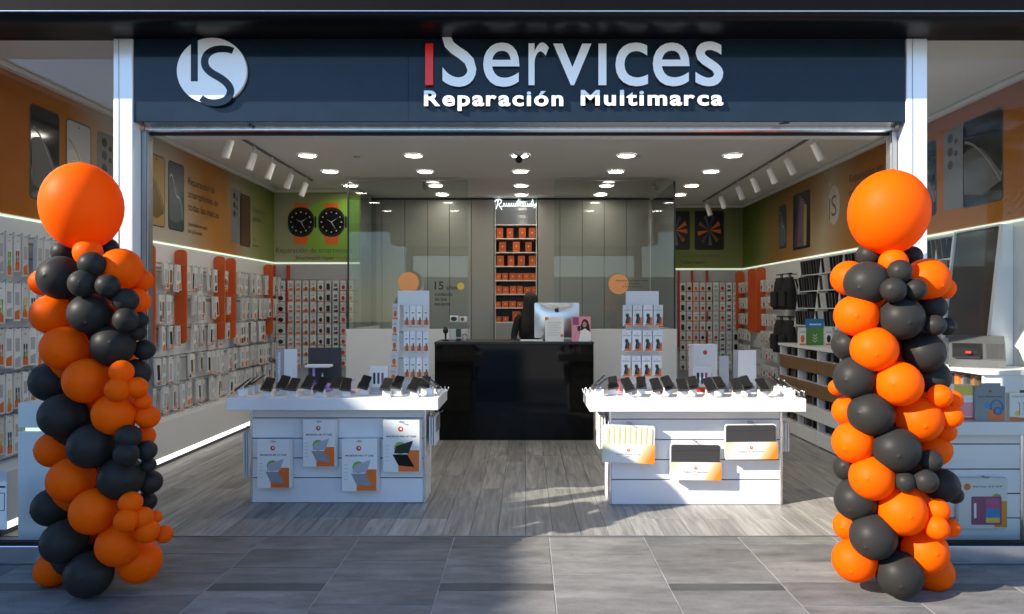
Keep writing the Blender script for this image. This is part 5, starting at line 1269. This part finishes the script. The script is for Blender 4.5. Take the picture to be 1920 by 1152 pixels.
b.add(vs, fs, silver, True); b.build("screen_back", t, (0, 0, 0))
b = MB(); b.prism([(-0.09, 0.0), (0.09, 0.0), (0.085, 0.20), (-0.085, 0.20)], 0.014, 0.022, silver); b.bbox((-0.09, -0.07, 0.0), (0.09, 0.12, 0.008), silver, 0.003); b.build("foot", t, (0, 0, 0))
b = MB(); lz = ZB(582, YI)-CZ; lg = []
for k in range(40):
    a = 2*math.pi*k/40; r_ = 0.029*(1 + 0.07*math.cos(2*a) - 0.10*math.exp(-((a-math.pi/2)/0.3)**2) - 0.06*math.exp(-((a-1.5*math.pi)/0.25)**2)); x_, z_ = r_*math.cos(a), r_*math.sin(a)
    dd_ = math.hypot(x_-0.036, z_-0.006)
    if dd_ < 0.017: x_ = 0.036 - 0.017*math.cos(math.asin(max(-1, min(1, (z_-0.006)/0.017))))
    lg.append((x_, lz+z_))
b.flat(lg, -0.0375, black); b.flat([(0.002, lz+0.031), (0.010, lz+0.034), (0.017, lz+0.047), (0.008, lz+0.043)], -0.0375, black); b.build("emblem", t, (0, 0, 0))
def card(u0, u1, v0, v1, Y, m_, nm, lab, cat, lean=-8):
    x0, x1 = XB(u0, Y), XB(u1, Y); h_ = (v1-v0)*Y/F; t = thing(nm, lab, cat, ((x0+x1)/2, Y, CZ+0.0005))
    M4 = Matrix.Rotation(math.radians(lean), 4, 'X'); w_ = x1-x0
    b = MB(); b.box((-w_/2, 0, 0), (w_/2, 0.004, h_), m_, M4); b.build("sheet", t, (0, 0, 0))
    b = MB(); b.add([(-w_*.1, 0.006, 0.02), (w_*.1, 0.006, 0.02), (0, 0.09, 0)], [(0, 1, 2)], m_); b.build("strut", t, (0, 0, 0))
    return t, M4, w_, h_
t, M4, w_, h_ = card(1022, 1057, 592, 638, 8.66, paper, "notice_card", "white printed notice card with orange dots leaning before the computer", "card")
b = MB()
for k in range(9): z_ = h_*(0.78-0.07*k); b.flat([(-w_*.36, z_), (w_*(.36-.1*(k % 3 == 2)), z_), (w_*(.36-.1*(k % 3 == 2)), z_+0.005), (-w_*.36, z_+0.005)], -0.001, ltgr, M4)
b.build("small_print", t, (0, 0, 0))["kind"] = "stuff"
b = MB(); b.flat(circ(w_*.40, h_*.24, 0.02, 12), -0.0012, orange, M4); b.build("printed_dot", t, (0, 0, 0)); b = MB(); b.flat([(-w_*.5, h_), (-w_*.5, h_*.86), (-w_*.3, h_*.9), (-w_*.34, h_)], -0.0012, orange, M4); b.build("printed_corner", t, (0, 0, 0))
t, M4, w_, h_ = card(1072, 1108, 593, 640, 8.66, pink, "pink_flyer", "pink flyer showing a woman in white standing on the counter", "card")
b = MB(); b.flat(circ(w_*.2, h_*.70, w_*.19, 14, h_*.20), -0.001, hairm, M4); b.flat([(-w_*.02, h_*.70), (w_*.42, h_*.70), (w_*.46, h_*.42), (-w_*.04, h_*.45)], -0.0010, hairm, M4); b.flat(circ(w_*.18, h_*.68, w_*.11, 12, h_*.12), -0.0014, skin, M4)
b.flat([(-w_*.15, 0.0), (w_*.5, 0.0), (w_*.5, h_*.35), (w_*.2, h_*.52), (-w_*.02, h_*.42)], -0.0012, paper, M4); b.build("printed_figure", t, (0, 0, 0))
b = MB(); b.flat([(-w_*.45, h_*.97), (-w_*.12, h_*.97), (-w_*.12, h_*.66), (-w_*.45, h_*.66)], -0.001, purple, M4); b.flat([(-w_*.2, h_*.62), (-w_*.05, h_*.62), (-w_*.05, h_*.42), (-w_*.2, h_*.42)], -0.001, black, M4); b.build("printed_letters", t, (0, 0, 0))
# acrylic case with gadgets
Ya = 8.75; x0, x1 = XB(842, Ya), XB(877, Ya); t = thing("acrylic_case", "clear acrylic case of small gadgets at the left of the counter", "display case", ((x0+x1)/2, Ya, CZ+0.0005)); w_ = x1-x0; h_ = 0.235
b = MB()
for pl in (((-w_/2, 0, 0), (w_/2, 0, h_)), ((-w_/2, 0.2, 0), (w_/2, 0.2, h_))):
    (xa, ya, za), (xb_, yb, zb) = pl; b.add([(xa, ya, za), (xb_, ya, za), (xb_, ya, zb), (xa, ya, zb)], [(0, 1, 2, 3)], acryl)
for xa in (-w_/2, w_/2): b.add([(xa, 0, 0), (xa, 0.2, 0), (xa, 0.2, h_), (xa, 0, h_)], [(0, 1, 2, 3)], acryl)
b.add([(-w_/2, 0, h_), (w_/2, 0, h_), (w_/2, 0.2, h_), (-w_/2, 0.2, h_)], [(0, 1, 2, 3)], acryl); b.build("case", t, (0, 0, 0))
b = MB(); b.box((-w_/2, -0.002, h_-0.004), (w_/2, 0.001, h_+0.002), ltgr); b.box((-w_/2, -0.002, 0), (-w_/2+0.003, 0.001, h_), ltgr); b.box((w_/2-0.003, -0.002, 0), (w_/2, 0.001, h_), ltgr); b.build("edge", t, (0, 0, 0))
def small(nm, lab, cat, u, v, Y, build):
    o = MB(); build(o); o = o.build(nm, None, (XB(u, Y), Y, ZB(v, Y))); tag(o, lab, cat); return o
zc_ = CZ + 0.001
def on_case(x_, z_, fn, nm, lab, cat):
    o = MB(); fn(o); o = o.build(nm, None, ((x0+x1)/2 + x_, Ya+0.06, z_)); tag(o, lab, cat)
on_case(-0.005, zc_, lambda o: (o.bbox((-0.03, 0, 0), (0.03, 0.03, 0.03), black, 0.003), o.prism(rrect(0.0, 0.095, 0.065, 0.105, 0.012, 3), 0.0, 0.012, mat("phone_teal", (0.05, 0.10, 0.09), 0.3))), "display_phone", "dark green phone on a black block inside the acrylic case", "phone")
on_case(0.075, zc_, lambda o: (o.tube([(0.03*math.cos(a*0.4), 0, 0.05+0.035*math.sin(a*0.4)) for a in range(16)], 0.008, pink, 6), o.bbox((-0.02, -0.01, 0), (0.02, 0.03, 0.015), cardw, 0.003)), "smartwatch", "pink smartwatch loop inside the acrylic case", "watch")
on_case(-0.12-0.045, zc_, lambda o: (o.lathe([(0.0005, 0), (0.04, 0), (0.04, 0.01), (0.012, 0.02), (0.012, 0.09), (0.03, 0.10), (0.035, 0.13), (0.02, 0.17), (0.0005, 0.175)], black, 14)), "black_figure_stand", "black round gadget stand left of the acrylic case", "gadget")
on_case(-0.06, CZ+0.238, lambda o: (o.bbox((-0.05, -0.02, 0), (0.05, 0.05, 0.075), cardw, 0.003), o.flat(circ(0, 0.035, 0.04, 12, 0.028), -0.0215, black)), "headphone_box", "white headphone box on the left half of the acrylic case", "box")
on_case(0.055, CZ+0.238, lambda o: (o.bbox((-0.045, -0.02, 0), (0.045, 0.05, 0.065), cardw, 0.003), o.flat(circ(-0.01, 0.032, 0.025, 10), -0.0215, woodd)), "earphone_box", "white earphone box on the right half of the acrylic case", "box")
b = MB(); b.bbox((-0.14, -0.10, 0), (0.14, 0.10, 0.012), paper, 0.002); o = b.build("paper_tray", None, (XB(997, 8.75), 8.8, CZ+0.0005)); tag(o, "white paper stack lying on the counter beside the computer", "papers")

# ------------------------------------------------------------------ assistant behind the counter
pr = thing("person", "person with long dark hair in black clothes standing behind the counter beside the computer", "person", (0.07, 9.52, 0))
def skinned(nm, verts, edges, radii, m_, sub=2, root=0):
    me = bpy.data.meshes.new(nm); me.from_pydata(verts, edges, []); o = bpy.data.objects.new(nm, me); COL.objects.link(o)
    md = o.modifiers.new("skin", 'SKIN'); md.use_smooth_shade = True
    sd = o.modifiers.new("sub", 'SUBSURF'); sd.levels = sub; sd.render_levels = sub
    for i, r_ in enumerate(radii): me.skin_vertices[0].data[i].radius = r_ if isinstance(r_, tuple) else (r_, r_)
    me.skin_vertices[0].data[root].use_root = True
    dg = bpy.context.evaluated_depsgraph_get(); dg.update(); nm_ = bpy.data.meshes.new_from_object(o.evaluated_get(dg)); bpy.data.objects.remove(o)
    nm_.materials.clear(); nm_.materials.append(m_)
    for p in nm_.polygons: p.use_smooth = True
    return nm_
S_ = 1.045
bv = [(0, 0, .95), (0, 0, 1.10), (0, 0, 1.28), (0, 0, 1.42), (0, 0, 1.50), (0, -.005, 1.58),
      (-.16, 0, 1.40), (-.22, -.02, 1.15), (-.16, -.16, .99), (.16, 0, 1.40), (.23, -.04, 1.16), (.16, -.22, 1.04),
      (-.09, 0, .90), (-.10, 0, .50), (-.10, .02, .08), (-.10, -.10, .04), (.09, 0, .90), (.10, 0, .50), (.10, .02, .08), (.10, -.10, .04)]
be_ = [(0, 1), (1, 2), (2, 3), (3, 4), (4, 5), (3, 6), (6, 7), (7, 8), (3, 9), (9, 10), (10, 11), (0, 12), (12, 13), (13, 14), (14, 15), (0, 16), (16, 17), (17, 18), (18, 19)]
rd = [(.15, .11), (.125, .095), (.145, .105), (.11, .08), .052, .05, .062, .045, .034, .062, .045, .034, .088, .06, .04, .035, .088, .06, .04, .035]
me = skinned("clothed_body", [tuple(c*S_ for c in p) for p in bv], be_, rd, fabric); body = link("clothed_body", me, pr, (0, 0, 0))
hd = MB(); rings = [(.0005, -.12), (.035, -.115), (.055, -.09), (.068, -.05), (.074, 0), (.078, .05), (.072, .09), (.05, .118), (.0005, .13)]
hd.lathe(rings, skin, 20, (0, 0, 1.655)); hd.add([(-.012, -.072, 1.64), (.012, -.072, 1.64), (0, -.098, 1.637), (0, -.07, 1.68)], [(0, 1, 2), (1, 3, 2), (3, 0, 2)], skin); 
hd.tube([(0, 0, 1.46*S_), (0, 0, 1.60)], .048, skin, 12); h_o = hd.build("head", pr, (0, 0, 0)); h_o.rotation_euler = (0, 0, math.radians(150))
for sx in (-1, 1):
    e_ = MB(); e_.lathe([(.0005, .009), (.008, .004), (.008, -.004), (.0005, -.009)], black, 8, (sx*.028, -.070, 1.665)); e_.build("eye", h_o, (0, 0, 0))
    h2 = MB(); base_p = Vector(bv[8 if sx < 0 else 11])*S_; d_ = Vector((sx*-0.3, -1, -0.15)).normalized()
    h2.bbox((-.035, -.09, -.014), (.035, 0, .014), skin, .008, Matrix.Translation(base_p))
    for f_ in range(4):
        x_ = -.028 + .0185*f_; L_ = (.06, .07, .066, .05)[f_]; h2.tube([base_p + Vector((x_, -.085, 0)), base_p + Vector((x_, -.085-L_*.6, -.004)), base_p + Vector((x_, -.085-L_, -.02))], [.0085, .008, .006], skin, 6)
    h2.tube([base_p + Vector((-sx*.03, -.03, 0)), base_p + Vector((-sx*.055, -.065, -.008)), base_p + Vector((-sx*.055, -.09, -.014))], [.010, .009, .007], skin, 6); h2.build("hand", pr, (0, 0, 0))
hr = MB(); vs = []; N = 20
prof = [(.02, 1.800, 0), (.062, 1.785, 0), (.088, 1.745, 0), (.094, 1.69, .0), (.094, 1.62, -.008), (.100, 1.54, -.016), (.112, 1.44, -.026), (.118, 1.33, -.036), (.105, 1.22, -.046), (.06, 1.14, -.052)]
for r_, z_, dx in prof:
    for k in range(N):
        a = 2*math.pi*k/N; rr_ = r_*(1 + .06*math.sin(5*a+z_*9)); yy = math.sin(a)*rr_*(0.95 if z_ > 1.6 else 0.75)
        if yy > 0.045 and z_ < 1.74: yy = 0.045
        vs.append((dx + math.cos(a)*rr_, yy - .022, z_))
fs = [(i*N+k, i*N+(k+1) % N, (i+1)*N+(k+1) % N, (i+1)*N+k) for i in range(len(prof)-1) for k in range(N)]
hr.add(vs, [f[::-1] for f in fs] + [tuple(range(N))], hairm, True); hr.build("hair", pr, (0, 0, 0.005))

# ------------------------------------------------------------------ on the right cabinet and the window table
Yg = 8.75; t = thing("green_card", "blue and green card with white chevrons on the low right cabinet", "card display", (XB(1528, Yg), Yg, 1.1355)); w_ = 34*Yg/F; h_ = 0.325
b = MB(); b.box((-w_/2, 0, 0), (w_/2, 0.012, h_*.66), mat("card_green", (0.10, 0.26, 0.05), 0.45)); b.build("lower_panel", t, (0, 0, 0)); b = MB(); b.box((-w_/2, 0, h_*.66), (w_/2, 0.012, h_), blue); b.build("upper_panel", t, (0, 0, 0))
for k in range(3):
    b = MB(); z_ = h_*(.42-.11*k); b.ribbon([(-0.025, z_), (0, z_-0.028), (0.025, z_)], 0.009, -0.003, -0.001, white); b.build("chevron", t, (0, 0, 0))
b = MB(); b.box((-w_*.3, -0.003, h_*.76), (w_*.35, -0.001, h_*.82), white); b.build("printed_line", t, (0, 0, 0))
for u, m_, lab in ((1505, "gadget_orange", "small white box with orange print left of the green card"), (1554, "gadget_black", "small white box with black print right of the green card")):
    Y = 8.7; o = link("product_box", pk(m_, 0.085, 0.20, 0.05), None, (XB(u, Y), Y, 1.1355+0.20)); tag(o, lab, "box")
bncm = mat("device_grey", (0.16, 0.165, 0.17), 0.25, metal=0.5)
t = thing("banknote_counter", "silver and black banknote counter on the low right cabinet by the window", "banknote counter", (3.57, 5.62, 1.1355), math.radians(-30)); t.scale = (1.25, 1.25, 1.2)
b = MB(); b.add([(x_, y_, z_) for x_ in (-0.15, 0.15) for y_, z_ in ((-0.13, 0), (-0.14, 0.05), (-0.06, 0.15), (0.02, 0.20), (0.12, 0.20), (0.14, 0.0))], [(0, 1, 2, 3, 4, 5), (11, 10, 9, 8, 7, 6)] + [(i, 6+i, 6+(i+1) % 6, (i+1) % 6) for i in range(6)], bncm); b.build("housing", t, (0, 0, 0))
b = MB(); b.add([(-0.13, -0.133, 0.062), (0.03, -0.133, 0.062), (0.03, -0.062, 0.153), (-0.13, -0.062, 0.153)], [(0, 1, 2, 3)], black); b.bbox((-0.12, -0.15, 0.06), (0.02, -0.11, 0.075), black, 0.003); b.build("note_slot", t, (0, 0, 0))
b = MB(); b.add([(0.05, -0.133, 0.062), (0.14, -0.133, 0.062), (0.14, -0.062, 0.153), (0.05, -0.062, 0.153)], [(0, 1, 2, 3)], darkgr); b.build("key_panel", t, (0, 0, 0)); b = MB(); b.bbox((-0.06, -0.145, 0.09), (-0.03, -0.11, 0.105), redp, 0.002); b.build("red_knob", t, (0, 0, 0))
def wbox(u0, u1, v0, Y, m_, lab, extra):
    x0, x1 = XB(u0, Y), XB(u1, Y); h_ = ZB(v0, Y)-0.8585; t = thing("product_box", lab, "box", ((x0+x1)/2, Y, 0.8585)); w_ = x1-x0
    b = MB(); b.bbox((-w_/2, 0, 0), (w_/2, 0.06, h_), m_, 0.002); b.build("box", t, (0, 0, 0)); extra(t, w_, h_)
def ex_head(t, w_, h_):
    b = MB(); b.bbox((-w_*.35, 0.002, h_), (w_*.35, 0.004, h_+0.022), boxgrey, 0.001); b.build("hang_tab", t, (0, 0, 0))
    b = MB(); b.flat(circ(w_*.2, h_*.16, w_*.3, 18, h_*.2), -0.0006, orange); b.build("printed_disc", t, (0, 0, 0))
    b = MB(); b.tube([(w_*.22 + w_*.2*math.cos(a*0.39), -0.004, h_*.40 + h_*.2*math.sin(a*0.39)) for a in range(-1, 10)], 0.006, blue, 6); b.lathe([(0.0005, -0.006), (w_*.13, -0.006), (w_*.13, 0.006), (0.0005, 0.006)], blue, 14, M4=Matrix.Translation((w_*.24, -0.006, h_*.28)) @ Matrix.Rotation(math.radians(90), 4, 'X')); b.build("printed_headphones", t, (0, 0, 0))
    b = MB(); b.flat(circ(-w_*.12, h_*.44, w_*.10, 12), -0.0008, blue); b.build("printed_earcup", t, (0, 0, 0))
    b = MB(); text_into(b, "KIDS HEADPHONES", 0, h_*.68, inkd, height=0.010, width=w_*.8, y=-0.0008, align='C', bold=0.02); b.build("lettering", t, (0, 0, 0)); b = MB(); b.flat(circ(0, h_*.86, 0.010, 10), -0.0008, woodd); b.build("printed_emblem", t, (0, 0, 0))
wbox(1828, 1885, 725, 4.66, boxgrey, "blue-grey kids headphones box on the window table", ex_head)
def ex_ear(t, w_, h_):
    b = MB(); b.bbox((0.0, 0.002, h_), (w_*.4, 0.004, h_+0.018), darkgr, 0.001); b.build("hang_tab", t, (0, 0, 0)); b = MB(); b.flat([(-w_*.5, 0), (w_*.5, 0), (w_*.5, h_*.08), (-w_*.5, h_*.14)], -0.0006, orange); b.build("printed_band", t, (0, 0, 0))
    b = MB(); b.flat(circ(-w_*.12, h_*.26, w_*.13, 12), -0.0008, yellow); b.build("printed_disc", t, (0, 0, 0)); b = MB(); text_into(b, "EARPHONES", 0, h_*.84, inkd, height=0.010, width=w_*.75, y=-0.0008, align='C'); b.build("lettering", t, (0, 0, 0))
    for sx in (-.02, .2):
        b = MB(); b.tube([(w_*sx, -0.002, h_*.2), (w_*sx, -0.002, h_*.6), (w_*(sx-.06), -0.002, h_*.66)], 0.003, ltgr, 5); b.build("printed_cable", t, (0, 0, 0))
wbox(1893, 1932, 737, 4.66, cardw, "white earphones box with orange foot, right of the headphones box", ex_ear)
def ex_pink(t, w_, h_):
    b = MB(); b.flat([(-w_*.5, h_*.72), (w_*.5, h_*.72), (w_*.5, h), (-w_*.5, h)] if False else [(-w_*.5, h_*.70), (w_*.5, h_*.70), (w_*.5, h_*.99), (-w_*.5, h_*.99)], -0.0006, yellow); b.flat([(-w_*.45, h_*.1), (w_*.45, h_*.1), (w_*.45, h_*.5), (-w_*.45, h_*.5)], -0.0006, pink); b.flat([(-w_*.5, 0.001), (w_*.5, 0.001), (w_*.5, h_*.08), (-w_*.5, h_*.08)], -0.0006, redp); b.build("printed_front", t, (0, 0, 0))
wbox(1790, 1826, 722, 4.68, cardw, "yellow and pink box left of the headphones box, beside the balloons", ex_pink)
# tablet case card hung on the window table
Yc = 4.655; p0 = P(1797, 992, Yc); p1 = P(1889, 897, Yc); w_, h_ = p1.x-p0.x, p1.z-p0.z; t = thing("tablet_case_box", "white tablet case box picturing a purple case, hung on the window table", "box", (p0.x+w_/2, Yc, p0.z))
b = MB(); b.bbox((-w_/2, 0, 0), (w_/2, 0.035, h_), cardw, 0.002); b.build("box", t, (0, 0, 0))
b = MB(); b.flat(rrect(w_*.36, h_*.29, w_*.26, h_*.52, 0.008, 2), -0.0005, yellow if False else mat("amber_print", (0.70, 0.28, 0.02), 0.45)); b.build("printed_cover", t, (0, 0, 0)); b = MB(); b.flat(circ(w_*.28, h_*.60, w_*.1, 14), -0.0004, green); b.build("printed_disc", t, (0, 0, 0))
b = MB(); b.flat(rrect(w_*.07, h_*.36, w_*.62, h_*.56, 0.010, 3), -0.0009, purple); b.flat(rrect(-w_*.16, h_*.36, w_*.05, h_*.30, 0.006, 3), -0.0012, cardw); b.build("printed_case", t, (0, 0, 0))
b = MB(); x0_, x1_ = w_*.06, w_*.34
for z0_, z1_, m_ in ((.12, .22, yellow), (.22, .40, blue), (.40, .60, mat("magenta_print", (0.45, 0.08, 0.22), 0.4))): b.flat([(x0_, h_*z0_), (x1_, h_*z0_), (x1_, h_*z1_), (x0_, h_*z1_)], -0.0012, m_)
b.build("printed_screen", t, (0, 0, 0)); b = MB(); text_into(b, 'iPad Case 10.2"-10.9"', w_*.1, h_*.82, inkd, height=0.011, width=w_*.6, y=-0.0006, align='C', bold=0.02); b.build("lettering", t, (0, 0, 0))
b = MB(); b.flat(circ(-w_*.32, h_*.83, w_*.07, 14), -0.0006, orange); b.build("printed_emblem", t, (0, 0, 0)); b = MB(); b.tube([(0.02, 0.04, h_+0.006), (0.02, -0.02, h_+0.006), (0.02, -0.03, h_+0.02)], 0.003, steel, 5); b.build("hook", t, (0, 0, 0))
# pedestal in the left window and a notice on the glass
Yp = 4.72; xa = XB(33, Yp); t = thing("window_pedestal", "plain white pedestal with lit groove behind the left window", "pedestal", (xa+0.3, Yp+0.2, 0))
b = MB(); b.bbox((xa, Yp, 0.0), (xa+0.62, Yp+0.42, 0.775), lamin, 0.004); b.build("body", t); b = MB(); b.bbox((xa, Yp, 0.80), (xa+0.62, Yp+0.42, 0.965), lamin, 0.004); b.build("top", t); b = MB(); b.box((xa+0.03, Yp+0.03, 0.7755), (xa+0.60, Yp+0.40, 0.7995), ledm); b.build("lit_groove", t)
b = MB(); n0 = P(-22, 993, YF+0.012); n1 = P(13, 903, YF+0.012); b.box((n0.x, YF+0.010, n0.z), (n1.x, YF+0.014, n1.z), paper); o = tag(b.build("paper_notice"), "white paper notice with dark border on the left window pane", "notice")
b = MB(); b.box((n0.x, YF+0.0085, n1.z-0.04), (n1.x-0.008, YF+0.0095, n1.z-0.028), inkd)
for z_ in (n1.z-0.075, n1.z-0.185): b.box((n0.x, YF+0.0085, z_), (n1.x-0.012, YF+0.0095, z_+0.004), inkd)
b.box((n1.x-0.016, YF+0.0085, n1.z-0.185), (n1.x-0.012, YF+0.0095, n1.z-0.071), inkd); b.build("printed_lines", o)
